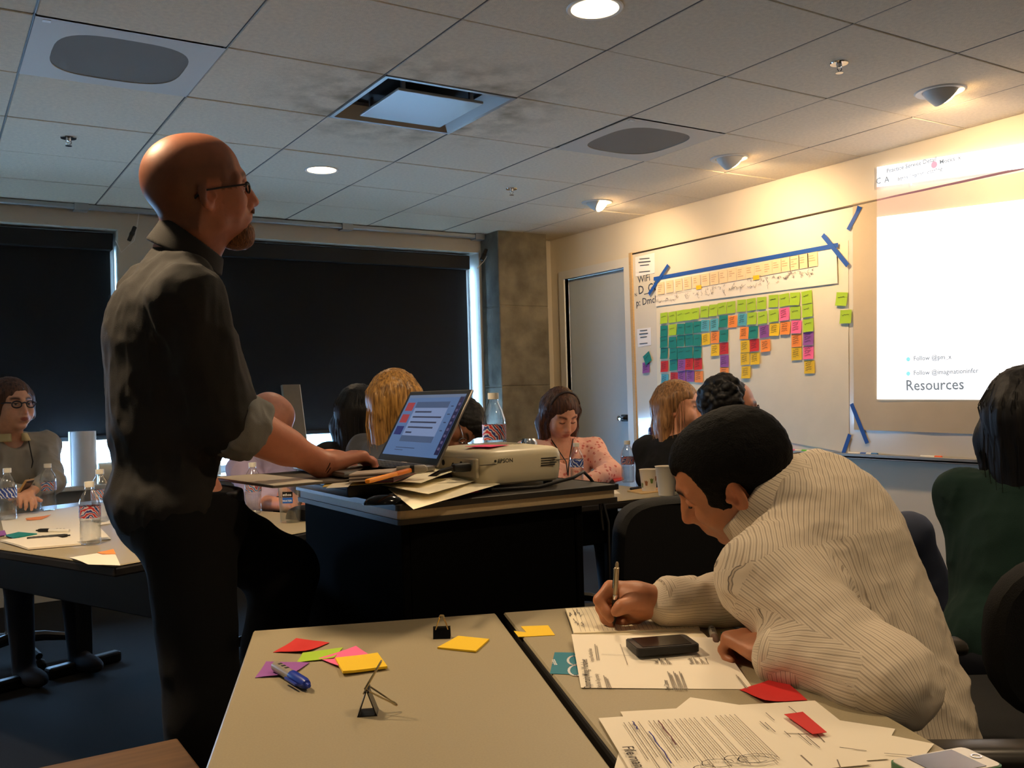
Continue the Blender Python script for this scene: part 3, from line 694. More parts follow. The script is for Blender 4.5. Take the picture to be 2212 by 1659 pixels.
def film(name, col, a, e):
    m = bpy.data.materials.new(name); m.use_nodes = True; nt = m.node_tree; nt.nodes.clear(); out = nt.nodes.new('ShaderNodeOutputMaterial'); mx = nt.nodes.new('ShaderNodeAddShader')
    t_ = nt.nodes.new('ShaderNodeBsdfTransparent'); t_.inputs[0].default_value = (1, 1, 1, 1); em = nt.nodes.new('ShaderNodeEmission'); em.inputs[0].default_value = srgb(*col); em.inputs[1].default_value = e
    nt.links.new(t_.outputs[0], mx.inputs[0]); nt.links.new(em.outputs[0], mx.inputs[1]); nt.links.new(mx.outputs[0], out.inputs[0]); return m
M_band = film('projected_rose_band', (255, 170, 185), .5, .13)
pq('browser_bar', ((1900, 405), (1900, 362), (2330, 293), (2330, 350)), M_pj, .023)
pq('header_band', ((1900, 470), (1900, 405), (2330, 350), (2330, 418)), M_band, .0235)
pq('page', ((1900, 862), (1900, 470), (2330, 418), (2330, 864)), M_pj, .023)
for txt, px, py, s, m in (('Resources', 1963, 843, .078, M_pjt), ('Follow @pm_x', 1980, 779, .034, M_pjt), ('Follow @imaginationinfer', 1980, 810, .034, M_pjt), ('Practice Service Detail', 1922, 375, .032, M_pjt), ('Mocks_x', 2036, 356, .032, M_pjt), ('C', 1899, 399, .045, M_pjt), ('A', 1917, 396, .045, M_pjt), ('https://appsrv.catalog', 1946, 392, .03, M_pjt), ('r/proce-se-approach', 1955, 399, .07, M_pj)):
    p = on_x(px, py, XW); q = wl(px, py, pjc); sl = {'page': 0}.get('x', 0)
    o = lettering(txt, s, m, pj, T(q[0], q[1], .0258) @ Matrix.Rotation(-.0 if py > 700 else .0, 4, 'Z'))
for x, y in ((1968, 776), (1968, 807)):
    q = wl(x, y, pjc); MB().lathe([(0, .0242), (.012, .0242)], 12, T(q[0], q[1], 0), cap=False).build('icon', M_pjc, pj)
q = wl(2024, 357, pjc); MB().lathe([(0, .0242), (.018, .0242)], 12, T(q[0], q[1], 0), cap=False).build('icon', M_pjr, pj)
# ---------------------------------------------------------------- markers and spray bottles on the tray
def tray_marker(px, py, col, lab, ln=.06):
    p = on_x(px, py, XW-.032); zz = BZ0-.0075+.008
    t = thing('tray_marker', lab, 'marker', T(XW-.032, p.y, zz), 'markers on the whiteboard tray')
    R_ = frame((1, 0, 0), (0, 0, 1), (0, -1, 0))
    MB().lathe([(0, -ln), (.008, -ln), (.008, ln*.35), (.0075, ln*.36)], 10, R_, cap=False).build('barrel', M_white, t, True)
    MB().lathe([(.0085, ln*.35), (.0085, ln*.95), (.006, ln), (0, ln)], 10, R_, cap=False).build('cap', mat('cap_'+lab.split()[0], col, .4), t, True)
for px, py, c, lab in ((1702, 974, (226, 90, 140), 'pink capped marker'), (1727, 976, (90, 190, 60), 'green capped marker'), (1746, 977, (80, 190, 70), 'bright green capped marker'), (1853, 985, (40, 90, 170), 'blue capped marker'), (1876, 986, (60, 120, 180), 'pale blue capped marker'), (2012, 993, (240, 100, 50), 'orange capped marker')):
    tray_marker(px, py, c, lab+' lying on the whiteboard tray')
def spray(px, lab, c1, c2):
    p = on_x(px, 955, XW-.05); t = thing('spray_bottle', lab, 'spray bottle', T(XW-.033, p.y, BZ0-.0075), 'spray bottles on the tray')
    MB().lathe([(0, 0), (.024, 0), (.026, .006), (.026, .05), (.0, .05)], 20, cap=False).build('base_label', mat(lab[:6]+'_b', c2, .5), t, True)
    MB().lathe([(.026, .05), (.026, .105), (.022, .122), (.011, .13), (.011, .135)], 20, cap=False).build('body', mat(lab[:6]+'_a', c1, .4), t, True)
    MB().lathe([(.013, .13), (.013, .145), (.008, .15), (.0065, .165), (.005, .175), (0, .176)], 14, cap=False).build('nozzle', M_white, t, True)
    for k in range(3): MB().box((-.0272, -.012, .09-.012*k), (-.0262, .012, .094-.012*k)).build('label_stripe', M_print, t)
spray(1405, 'dark blue whiteboard spray bottle with yellow-green foot on the tray', (30, 34, 90), (150, 160, 40))
spray(1416, 'white spray bottle right beside the dark blue one', (214, 206, 186), (190, 186, 120))
# ---------------------------------------------------------------- things on the window sill
def cyl_roll(name, lab, p0, p1, r, m):
    a, b = Vector(p0), Vector(p1); L = (b-a).length; fr = (b-a).to_track_quat('Z', 'Y').to_matrix().to_4x4(); fr.translation = a
    t = thing(name, lab, 'paper roll', fr)
    MB().lathe([(r*.35, 0), (r, 0), (r, L), (r*.35, L), (r*.35, 0)], 26, cap=False).build('roll', m, t, True)
    mb = MB(); mb.sheet(lambda u, v: (r*1.01*math.cos(.4*u), r*1.01*math.sin(.4*u)+.004*u, v*L), 4, 1, .0008); mb.build('loose_edge', m, t, True)
b_ = on_y(180, 1035, YW-.06)
cyl_roll('paper_roll', 'white paper roll standing upright on the window sill', (b_.x, YW-.06, WZ0+.001), (b_.x, YW-.06, WZ0+.33), .078, mat('white_paper', (238, 238, 240), .7))
cyl_roll('paper_roll', 'cream paper roll lying flat on the window sill', (b_.x+.085, YW-.06, WZ0+.066), (b_.x+.42, YW-.045, WZ0+.066), .065, M_paper1)
a, b = on_y(633, 830, YW-.02), on_y(655, 985, YW-.1)
t = thing('foam_board', 'grey foam board leaning upright against the window shade', 'board', T(b.x, YW-.08, WZ0))
hgt = a.z-WZ0
L_ = frame((.985, .17, 0), (-.17, .965, -.19), (-.0325, .19, .98)).to_3x3().to_4x4()
MB().rbox((-.075, 0, 0), (.06, .03, hgt/.98), .002, 1, L_).build('panel', mat('grey_board', (122, 112, 96), .8, noise=.05), t)
MB().box((.0605, .001, .002), (.0645, .029, hgt/.98-.002), L_).build('torn_edge', M_print, t)
# ================================================================ tables
TZ = 0.74
TO = Vector((.537, 1.829, 0)); TA = -0.375                       # far corner of the near tables, turn of their long sides
TU = Vector((math.cos(TA), math.sin(TA), 0)); TV = Vector((math.sin(TA), -math.cos(TA), 0))
M_lam = mat('speckled_laminate', (162, 150, 122), 0.42, noise=0.05, nscale=350, spec=0.4)
M_edge = mat('dark_edge_band', (30, 26, 22), .5)
def table(name, lab, M, w, l, leg=True, group='laminate training tables'):
    """local x along the width, y along the length (0..l), top at TZ"""
    t = thing(name, lab, 'table', M, group)
    MB().rbox((.002, .002, TZ-.006), (w-.002, l-.002, TZ), .003, 1).build('tabletop', M_lam, t)
    MB().rbox((0, 0, TZ-.034), (w, l, TZ-.0055), .006, 2).build('edge_band', M_edge, t)
    for y in (.14, l-.14):
        MB().rbox((w*.5-.035, y-.02, .05), (w*.5+.035, y+.02, TZ-.034), .006, 1).build('column', M_black, t)
        MB().rbox((.04, y-.028, .0), (w-.04, y+.028, .05), .012, 2).build('foot', M_black, t)
    MB().rbox((w*.5-.012, .16, TZ-.24), (w*.5+.012, l-.16, TZ-.04), .004, 1).build('modesty_beam', M_black, t)
    return t
def tframe(o, x, y): return frame(x, y, Vector(x).cross(Vector(y)), o)
# lengthwise axis runs towards the photographer; keep a right-handed frame by starting at the other corner
def near_table(u0, w, l, lab):
    o = TO+TU*u0+TV*l
    return table('training_table', lab, tframe(o, TU, -TV), w, l)
near_table(0, .485, 1.5, 'beige laminate table with binder clips, coloured notes and a blue marker on it')
near_table(.497, .398, 1.5, 'beige laminate table where the striped-shirt man writes')
e_ = Vector((.379, -.925, 0)); n_ = Vector((.925, .379, 0)); lo = Vector((.405, 2.905, 0))
table('training_table', 'beige laminate table with water bottles and papers in front of the woman with glasses', tframe(lo+e_*.1, n_, -e_), .6, 1.75)
table('training_table', 'beige laminate table in front of the bald seated man holding a phone', tframe(lo+e_*.1+n_*.61, n_, -e_), .42, 1.75)
table('training_table', 'beige laminate table with paper cups near the woman in the pink blouse', tframe((2.78, 3.0, 0), (0, 1, 0), (-1, 0, 0)), .75, 1.25)
# ================================================================ projector cart
CX0, CX1, CY0, CY1, CZ = .83, 1.40, 1.765, 2.38, .965
ct = thing('projector_cart', 'black presentation cart with pale top carrying the laptop and projector', 'cart', T(CX0, CY0, 0))
cw, cl = CX1-CX0, CY1-CY0
M_cart = mat('cart_black_laminate', (6, 6, 6), .85, spec=.05); M_carttop = mat('cart_top_laminate', (168, 150, 118), .5, noise=.05, nscale=200)
MB().rbox((0, 0, CZ-.032), (cw, cl, CZ-.008), .012, 2, edges='z').build('top_core', M_carttop, ct)
MB().rbox((-.008, -.008, CZ-.012), (cw+.008, cl+.008, CZ), .012, 3).build('top_surface', mat('cart_top_black', (22, 21, 20), .35), ct)
MB().rbox((-.004, -.004, CZ-.042), (cw+.004, cl+.004, CZ-.031), .008, 2, edges='z').build('trim_band', M_edge, ct)
for nm, lo_, hi_ in (('side_panel', (.01, .015, .1), (.03, cl-.015, CZ-.04)), ('side_panel', (cw-.11, .015, .1), (cw-.09, cl-.015, CZ-.04)), ('front_panel', (.03, .02, .45), (cw-.11, .035, CZ-.04)), ('rear_panel', (.03, cl-.035, .1), (cw-.11, cl-.02, CZ-.04)), ('shelf', (.03, .035, .5), (cw-.11, cl-.035, .52)), ('shelf', (.03, .035, .12), (cw-.11, cl-.035, .14))):
    MB().rbox(lo_, hi_, .003, 1).build(nm, M_cart, ct)
MB().tube([(.06, -.002, .62), (.06, -.035, .62), (cw-.14, -.035, .62), (cw-.14, -.002, .62)], .008, 8).build('push_bar', M_black, ct, True)
for x in (.05, cw-.14):
    for y in (.06, cl-.06):
        c_ = MB().rbox((x-.015, y-.02, .05), (x+.015, y+.02, .1), .004, 1).build('caster', M_chrome, ct)
        MB().lathe([(0, -.012), (.03, -.012), (.035, -.006), (.035, .006), (.03, .012), (0, .012)], 18, frame((1, 0, 0), (0, 0, 1), (0, -1, 0), (x, y, .036)), cap=False).build('wheel', M_black, c_, True)
MB().tube([(cw+.012, .08, CZ-.02), (cw+.02, .06, CZ-.1), (cw+.01, .05, CZ-.3), (cw-.05, .0, .4)], .004, 6).build('power_cord', M_black, ct, True)
# ================================================================ office chairs
M_fab = mat('black_upholstery', (10, 10, 10), .8, bump=.3, bscale=400); M_arm = mat('armrest_grey', (60, 56, 50), .35)
def chair(lab, loc, rot, back_top=.92, arms=True, bw=.44, rnd=4.5):
    """faces local +y"""
    t = thing('office_chair', lab, 'chair', T(*loc) @ rz(rot), 'black office chairs')
    MB().rbox((-.23, -.21, .42), (.23, .24, .50), .035, 4).build('seat', M_fab, t, True)
    mb = MB(); h0 = .56
    R_ = T(0, -.24, 0) @ Matrix.Rotation(.12, 4, 'X')
    pr = rrect(bw/2, (back_top-h0)/2, .1, 8, rnd); n = len(pr)
    vs = []; fs = []; lay = [(-.03, .93), (-.02, .985), (0, 1), (.02, .985), (.03, .93)]
    for dz, s in lay: vs += [(x*s, dz-.35*(x*s)**2*-1, (back_top+h0)/2+y*s) for x, y in pr]
    for k in range(len(lay)-1): fs += [(k*n+i, k*n+(i+1) % n, (k+1)*n+(i+1) % n, (k+1)*n+i) for i in range(n)]
    fs += [tuple(range(n)), tuple(range((len(lay)-1)*n, len(lay)*n))[::-1]]
    mb.add(vs, fs, R_); mb.build('backrest', M_fab, t, True)
    MB().rbox((-.035, -.29, .40), (.035, -.25, .72), .01, 2).rbox((-.035, -.29, .38), (.035, .05, .41), .01, 2).build('back_bracket', M_black, t, True)
    if arms:
        for s in (-1, 1):
            a = MB().tube([(s*.2, .02, .42), (s*.27, .02, .42), (s*.285, .02, .5), (s*.28, .02, .64)], .016, 8).build('arm_post', M_black, t, True)
            MB().rbox((s*.28-.03, -.16, .64), (s*.28+.03, .16, .672), .015, 3).build('armrest', M_arm, a, True)
    MB().lathe([(.028, .12), (.028, .3), (.022, .3), (.022, .42)], 14, cap=False).build('gas_column', M_chrome, t, True)
    for k in range(5):
        a = 2*PI*k/5+.3; c, s = math.cos(a), math.sin(a)
        l_ = MB().tube([(0, 0, .11), (c*.14, s*.14, .10), (c*.29, s*.29, .07)], [.028, .024, .016], 8).build('base_spoke', M_black, t, True)
        MB().lathe([(0, -.02), (.024, -.02), (.028, -.01), (.028, .01), (.024, .02), (0, .02)], 14, frame((c, s, 0), (0, 0, 1), (s, -c, 0), (c*.29, s*.29, .029)), cap=False).build('caster', M_black, l_, True)
    return t
chair('empty black office chair with its back to the near tables, beside the cart', (1.83, 2.24, 0), -.2, .905)
# low wooden cabinet just past the end of the clip table
M_wood = mat('brown_wood', (92, 66, 42), .5, noise=.25, nscale=8, stretch=(1, 9, 1))
wc = thing('low_cabinet', 'low brown wooden cabinet beside the clip table', 'cabinet', T(.02, 1.42, 0) @ rz(.0))
MB().rbox((0, 0, .05), (.34, .30, .575), .003, 1).build('body', M_wood, wc); MB().rbox((-.01, -.01, .575), (.35, .31, .597), .004, 2).build('top', M_wood, wc); MB().box((.02, .02, 0), (.32, .28, .05)).build('plinth', M_black, wc)
for k in range(2): MB().rbox((.012+.16*k, -.004, .07), (.164+.16*k, .0, .565), .002, 1).build('door', M_wood, wc)
# ================================================================ things on the near tables
def P2(px, py, z=TZ): return on_z(px, py, z)
def flat(name, lab, cat, pix, z, m, th=.0006, lift=None, group=None, nu=6, nv=6, part='sheet', curl=0.0):
    """sheet on a horizontal surface from four corners (given in order); lift(u,v) raises it"""
    P = [P2(x, y, z) for x, y in pix]; c = sum(P, Vector())/4; c.z = z
    t = thing(name, lab, cat, T(c), group); q = [p-c for p in P]
    if (q[1]-q[0]).cross(q[2]-q[1]).z < 0: q = [q[0], q[3], q[2], q[1]]
    def fn(u, v):
        p = (q[0]*(1-u)+q[1]*u)*(1-v)+(q[3]*(1-u)+q[2]*u)*v
        return (p.x, p.y, th+.0003+(lift(u, v) if lift else 0))
    MB().sheet(fn, nu, nv, th).build(part, m, t, True)
    t['_q'] = 0; del t['_q']
    return t, q, c
def tnote(lab, pix, col, z=TZ, curl=.004, th=.0006, group='loose sticky notes on the near tables'):
    return flat('sticky_note', lab, 'sticky note', pix, z, NM[col], th, lambda u, v: curl*((u-.5)**2+(v-.5)**2)*2*abs(math.sin(u*2+v)), group, 4, 4)
tnote('red sticky note lying at the corner of the clip table', ((590, 1410), (640, 1385), (712, 1390), (660, 1413)), 'red', curl=.006)
tnote('lime green sticky note tucked under the pink one on the clip table', ((641, 1432), (654, 1415), (741, 1400), (721, 1426)), 'green')
tnote('pink sticky note between the green and the yellow one on the clip table', ((688, 1423), (769, 1400), (802, 1419), (731, 1443)), 'pink', TZ+.001)
tnote('thick yellow sticky pad overlapping the pink note', ((724, 1426), (816, 1418), (837, 1445), (741, 1459)), 'yellow', TZ+.002, .003, .004)
tnote('purple sticky note under the blue marker', ((551, 1465), (575, 1436), (669, 1433), (630, 1462)), 'purple', curl=.006)
tnote('thick yellow sticky pad beside the small upright binder clip', ((945, 1402), (990, 1378), (1057, 1384), (1028, 1411)), 'yellow', TZ, .001, .003)
tnote('red sticky note half under the worksheet', ((1598, 1491), (1684, 1469), (1744, 1515), (1653, 1524)), 'red', curl=.008)
# torn yellow note
pts = [P2(x, y) for x, y in ((1110, 1364), (1137, 1367), (1125, 1354), (1184, 1352), (1199, 1373), (1120, 1377))]; c = sum(pts, Vector())/6
tag(MB().prism([((p-c).x, (p-c).y) for p in pts], .0003, .0012).build('sticky_note', NM['yellow'], None, M=T(c)), 'torn yellow sticky note across the table gap from the clips', 'sticky note', 'loose sticky notes on the near tables')
# teal badge card with white loops
t, q, c = flat('badge_card', 'teal printed card with white looping line, half under the worksheet', 'card', ((1188, 1456), (1198, 1410), (1262, 1411), (1262, 1459)), TZ, mat('teal_card', (20, 118, 138), .5), .0006)
mb = MB(); w_ = mat('white_print', (236, 236, 236), .6)
for k, (cx_, cy_, r_) in enumerate(((1240, 1428, 12), (1244, 1450, 14))):
    pp = []
    for i in range(15):
        p = P2(cx_+r_*1.1*math.cos(i*.42+k), cy_+r_*.8*math.sin(i*.42+k)); pp.append(((p-c).x, (p-c).y))
    stroke(mb, pp, .004, .0014)
mb.build('printed_loop', w_, t)
p = P2(1204, 1438)-c; lettering('askdata', .011, w_, t, T(p.x, p.y, .0014) @ rz(1.1))
# blue marker
def marker_pen(lab, a, b, z, r, body, capm, name='marker_pen', capf=.52, group=None, tipc=None, cat='marker'):
    A, B = P2(*a, z+r), P2(*b, z+r); L = (B-A).length; fr = (B-A).to_track_quat('Z', 'Y').to_matrix().to_4x4(); fr.translation = A
    t = thing(name, lab, cat, fr, group)
    MB().lathe([(0, 0), (r*.75, 0), (r*.95, L*.02), (r, L*.06), (r, L*capf)], 16, cap=False).build('barrel', body, t, True)
    MB().lathe([(r*1.06, L*capf), (r*1.1, L*(capf+.03)), (r*1.05, L*.86), (r*.8, L*.93), (r*.45, L*.94), (r*.35, L), (0, L)], 16, cap=False).build('cap', capm, t, True)
    MB().rbox((-r*1.75, -r*.25, L*(capf+.02)), (-r*1.35, r*.25, L*.86), r*.1, 1).build('clip', capm, t)
    for k in range(3): MB().box((-r*.4, r*.985, L*(.14+.1*k)), (r*.4, r*1.02, L*(.19+.1*k))).build('print_mark', M_inkd, t)
    return t
marker_pen('grey marker with a blue cap lying across the purple note', (594, 1438), (668, 1482), TZ+.0015, .0085, mat('marker_grey', (150, 140, 122), .4), mat('marker_blue_cap', (24, 52, 160), .35))
marker_pen('grey marker with dark grip beside the writing man\'s folded hand', (1537, 1358), (1549, 1396), TZ, .007, mat('marker_silver', (140, 132, 118), .4), mat('marker_brown', (96, 70, 56), .4))
tnote('teal sticky note tip poking out under the folded hand', ((1556, 1366), (1600, 1372), (1596, 1386), (1570, 1382)), 'teal', TZ, .001)
# binder clips: spring-steel wedge and two wire handles
M_clip = mat('clip_black_steel', (12, 12, 12), .3, metal=.3); M_wire = mat('clip_wire', (190, 170, 130), .25, metal=1)
def binder_clip(lab, M, w, h, a1, a2, ln):
    """spine on the table along x, jaws meeting at the top; handles swung by a1/a2 (0 = up along the jaw)"""
    t = thing('binder_clip', lab, 'binder clip', M, 'binder clips')
    b = h*.42; th = .0007; mb = MB()
    prof = [(-b, 0), (b, 0), (b*.9, h*.1), (.0015, h), (.0015-th*2, h), (b*.75, h*.12), (b*.7, th*2), (-b*.7, th*2), (-b*.75, h*.12), (-.0015+th*2, h), (-.0015, h), (-b*.9, h*.1)]
    mb.prism(prof, -w/2, w/2, frame((0, 1, 0), (0, 0, 1), (1, 0, 0))); mb.build('body', M_clip, t)
    for s, ang in ((1, a1), (-1, a2)):
        cu = MB().tube([(-w*.5, s*.002, h), (w*.5, s*.002, h)], .0016, 6); cu.build('jaw_curl', M_clip, t)
        R_ = T(0, s*.003, h) @ Matrix.Rotation(-s*ang, 4, 'X')
        pts = [(-w*.36, 0, -.004), (-w*.22, 0, ln*.45), (-w*.11, 0, ln*.8), (-w*.14, 0, ln*.9), (-w*.1, 0, ln*.98), (0, 0, ln), (w*.1, 0, ln*.98), (w*.14, 0, ln*.9), (w*.11, 0, ln*.8), (w*.22, 0, ln*.45), (w*.36, 0, -.004)]
        MB().tube([R_ @ Vector(p) for p in pts], .0009 if w < .03 else .0012, 6).build('wire_handle', M_wire, t, True)
p = P2(955, 1378); binder_clip('small black binder clip standing with both wire handles up', T(p.x, p.y, TZ) @ rz(-.55), .032, .02, .12, .05, .021)
p = P2(795, 1540); binder_clip('big black binder clip with one handle raised and the other lying flat', T(p.x, p.y, TZ) @ rz(-2.05), .032, .034, 2.15, -.55, .046)
# ---------------------------------------------------------------- notebook, worksheet, phone
M_page = mat('notebook_page', (232, 220, 190), .7)
nb = [P2(x, y) for x, y in ((1221, 1322), (1490, 1331), (1548, 1404), (1248, 1425))]
o_ = nb[0]; uy = (P2(1240, 1377)-nb[0]).normalized(); ux = Vector((-uy.y, uy.x, 0))
Wn = (P2(1518, 1373)-P2(1240, 1377)).dot(ux); t = thing('notebook', 'open ruled notebook the striped-shirt man writes in', 'notebook', frame(ux, -uy, (0, 0, 1), o_))
hN = (P2(1240, 1376)-nb[0]).dot(uy)
MB().rbox((0, -2*hN-.004, 0), (Wn+.003, .003, .003), .001, 1).build('cover', mat('notebook_cover', (40, 36, 32), .5), t)
mb = MB(); mb.sheet(lambda u, v: (Wn*u, -hN*(1-v), .0075+.004*math.sin(PI*v)**.7), 6, 10, .005); mb.build('page_block', M_page, t, True)
mb = MB(); mb.sheet(lambda u, v: (Wn*u, -hN-hN*(1-v), .0045+.003*math.sin(PI*v)**.7), 6, 10, .003); mb.build('page_block', M_page, t, True)
M_rule = mat('rule_line', (176, 164, 140), .7)
nl = 26
for k in range(nl):
    x = Wn*(.06+.93*k/nl); mb = MB()
    stroke(mb, [(x, -hN*.98+hN*.96*i/6) for i in range(7)], .0009, 0)
    mb.v = [(vx, vy, .0079+.004*math.sin(PI*max(0, min(1, (vy+hN)/hN)))**.7) for vx, vy, _ in mb.v]; mb.build('ruled_line', M_rule, t)
rr_ = random.Random(4); mb = MB()
for k in range(9):
    x, y = Wn*(.02+.022*(k//2)), -hN*rr_.uniform(.3, .9); stroke(mb, [(x+rr_.uniform(-.003, .003), y+.012*i*rr_.uniform(.4, .8)) for i in range(5)], .0012, .0124)
mb.build('handwriting', M_inkd, t)
NBM = t.matrix_world.copy()
WZ_ = TZ+.0125
wq = [P2(x, y) for x, y in ((1235, 1387), (1550, 1393), (1628, 1490), (1255, 1488))]; c = sum(wq, Vector())/4
ws = thing('worksheet', 'white opportunity mining worksheet under the black phone', 'paper', T(c))
wdir = ((wq[0]+wq[1])/2-(wq[3]+wq[2])/2); wlen = wdir.length; wdir.normalize()
def wsz(p): return .0012+.0125*max(-.02, min(1.05, ((p-(wq[3]+wq[2])/2).dot(wdir)/wlen)))
def wfn(u, v):
    p = (wq[3]*(1-u)+wq[2]*u)*(1-v)+(wq[0]*(1-u)+wq[1]*u)*v; z = wsz(p); return (p.x-c.x, p.y-c.y, z)
MB().sheet(wfn, 6, 6, .0005).build('sheet', mat('white_sheet', (236, 226, 206), .7), ws, True)
def wsl(px, py, dz=0):
    p = P2(px, py, TZ+.006)-c; return (p.x, p.y, dz)
def lift_at(px, py): return wsz(P2(px, py, TZ+.006))
def drape(o):
    for v in o.data.vertices:
        p = o.matrix_basis @ v.co; v.co = o.matrix_basis.inverted() @ Vector((p.x, p.y, wsz(p+c)+.0014))
M_txt = mat('print_black', (60, 54, 50), .7); M_txt2 = mat('print_grey', (130, 120, 108), .7)
def ws_text(txt, a, b, m, h=None):
    A, B = Vector(wsl(*a)), Vector(wsl(*b)); d = B-A; d.z = 0; me = text_mesh(txt, 1); w0 = max(v.co.x for v in me.vertices); s = d.length/w0; me.materials.clear(); me.materials.append(m)
    x = d.normalized(); y = Vector((-x.y, x.x, 0)); o = link('lettering', me, ws)
    o.matrix_local = frame(x*s, y*(h/1.0 if h else s), (0, 0, 1), (A.x, A.y, 0)); drape(o)
ws_text('Opportunity Mining Worksheet', (1277, 1482), (1268, 1428), M_txt, .016)
ws_text('Define the Opportunity', (1300, 1482), (1292, 1455), M_txt2, .010)
ws_text('Impact/Feasibility/Value', (1283, 1432), (1278, 1408), M_txt2, .009)
ws_text('Need', (1423, 1436), (1421, 1430), M_txt, .010); ws_text('Benefit', (1500, 1436), (1494, 1425), M_txt, .010); ws_text('Target Customer', (1448, 1485), (1441, 1466), M_txt, .010)
for x0, y0, x1, y1, n in ((1312, 1482, 1304, 1458, 3), (1430, 1437, 1424, 1425, 6), (1505, 1436, 1498, 1424, 7), (1456, 1485, 1442, 1450, 8), (1290, 1430, 1285, 1400, 2), (1566, 1428, 1552, 1402, 1), (1612, 1482, 1590, 1456, 2)):
    for k in range(n):
        mb = MB(); a, b = wsl(x0+k*4.2, y0), wsl(x1+k*4.2, y1+(k % 3)*3); stroke(mb, [a[:2], b[:2]], .0011, 0); drape(mb.build('text_line', M_txt2, ws))
mb = MB(); stroke(mb, [wsl(1300, 1418)[:2], wsl(1362, 1421)[:2]], .0008, lift_at(1300, 1405)+.0008); stroke(mb, [wsl(1340, 1400)[:2], wsl(1356, 1438)[:2]], .0008, lift_at(1300, 1405)+.0008); drape(mb.build('grid_rule', M_txt2, ws))
def phone(lab, pix, z, case, face, th, screen_in=.004, extra=None):
    P = [P2(x, y, z+th) for x, y in pix]; x = (P[1]-P[0]); L = x.length; x.normalize(); y = Vector((-x.y, x.x, 0)); W_ = abs((P[3]-P[0]).dot(y)); 
    if (P[3]-P[0]).dot(y) < 0: o = P[0]-y*W_
    else: o = P[0]
    o = Vector((o.x, o.y, z)); t = thing('mobile_phone', lab, 'phone', frame(x, y, (0, 0, 1), o))
    MB().rbox((0, 0, 0), (L, W_, th), .009, 3, edges='z').build('case', case, t, True)
    MB().rbox((.002, .002, th-.001), (L-.002, W_-.002, th+.0012), .008, 3, edges='z').build('bezel', face, t, True)
    return t, L, W_, th
M_pcase = mat('phone_case_black', (14, 13, 14), .5); M_scr = mat('phone_screen', (10, 10, 14), .12, spec=.6)
t, L, W_, th = phone('black phone in a thick case lying on the worksheet', ((1349, 1380), (1480, 1370), (1520, 1398), (1377, 1404)), TZ+.0138, M_pcase, mat('phone_bezel', (26, 24, 26), .3), .011)
MB().box((.012, .008, th+.0012), (L-.012, W_-.006, th+.0018)).build('screen', M_scr, t); MB().rbox((.003, W_-.012, th+.0012), (.01, W_-.006, th+.002), .001, 1).build('logo_sticker', mat('grey_sticker', (110, 106, 100), .5), t)
# ---------------------------------------------------------------- paper pile at the table end
M_sheet = mat('white_sheet', (236, 226, 206), .7)
LX, LY = .279, .216
def loose(lab, px, py, ang, z, colour=None, m=M_sheet, curlc=.004):
    p = P2(px, py, z); t = thing('printed_page', lab, 'paper', T(p.x, p.y, z) @ rz(ang), 'loose printed pages at the table end')
    MB().sheet(lambda u, v: (LX*u, -LY*(1-v), .0006+curlc*(u-.4)**2*(1-v)), 8, 6, .0004).build('sheet', m, t, True)
    return t
a_, b_ = P2(1293, 1552), P2(1719, 1523); base = math.atan2(b_.y-a_.y, b_.x-a_.x)
def lines(t, rows_, m=M_txt2, z=.0032, wid=.0011):
    for x, y0, y1 in rows_:
        mb = MB(); stroke(mb, [(x, y0), (x, y1)], wid, z); mb.build('text_line', m, t)
t = loose('colourful printed page lowest in the pile at the table end', 1352, 1571, base-.33, TZ+.0003)
M_oc = mat('ochre_print', (206, 168, 96), .7); lines(t, [(.03+.012*k, -.17+.02*(k % 2), -.05) for k in range(8)], M_oc, .0022, .006)
a_, b_ = P2(1491, 1507), P2(1640, 1530); t = loose('white printed page with a corner sticking out beyond the pile, far side', 1491, 1507, math.atan2(b_.y-a_.y, b_.x-a_.x), TZ+.0012)
a_, b_ = P2(1772, 1563), P2(2018, 1611); an_ = math.atan2(b_.y-a_.y, b_.x-a_.x); o_ = b_-Vector((math.cos(an_), math.sin(an_), 0))*LX
t = thing('printed_page', 'white printed page with short notes sticking out towards the green phone', 'paper', T(o_.x, o_.y, TZ+.0019) @ rz(an_), 'loose printed pages at the table end')
MB().sheet(lambda u, v: (LX*u, -LY*(1-v), .0006+.002*(u-.4)**2*(1-v)), 8, 6, .0004).build('sheet', M_sheet, t, True)
for x0, y0, a in ((.12, -.07, .5), (.15, -.05, -.9), (.19, -.08, .2), (.2, -.12, -1.1), (.24, -.07, .35), (.25, -.14, .1), (.16, -.13, -.8)):
    mb = MB(); stroke(mb, [(x0, y0), (x0+.03*math.cos(a), y0+.03*math.sin(a))], .0016, .0032); mb.build('text_line', M_txt2, t)
t = loose('white printed page just below the top page of the pile', 1340, 1538, base-.03, TZ+.0026)
t = loose('top printed page with blue underlining and a sketched figure', 1293, 1552, base, TZ+.0033)
rws = []
for blk, (x0, n, y0, y1) in enumerate(((.028, 4, -.03, -.2), (.062, 5, -.03, -.19), (.098, 5, -.03, -.205), (.135, 2, -.03, -.2), (.155, 5, -.028, -.206))):
    for k in range(n): rws.append((x0+k*.0066, y0, y1+random.Random(blk*9+k).uniform(0, .05)))
lines(t, rws)
lines(t, [(.205, -.06, -.09), (.21, -.065, -.1), (.222, -.1, -.12), (.236, -.11, -.15), (.242, -.12, -.16), (.225, -.03, -.06), (.265, -.012, -.04)], M_txt)
M_blue = mat('blue_pen', (40, 44, 130), .6)
for x0, a, b in ((.04, -.03, -.06), (.052, -.07, -.175), (.074, -.035, -.12)):
    mb = MB(); stroke(mb, [(x0+.001*math.sin(i*2.), a+(b-a)*i/6) for i in range(7)], .0018, .0038); mb.build('pen_underline', M_blue if x0 < .07 else mat('maroon_pen', (96, 40, 50), .6), t)
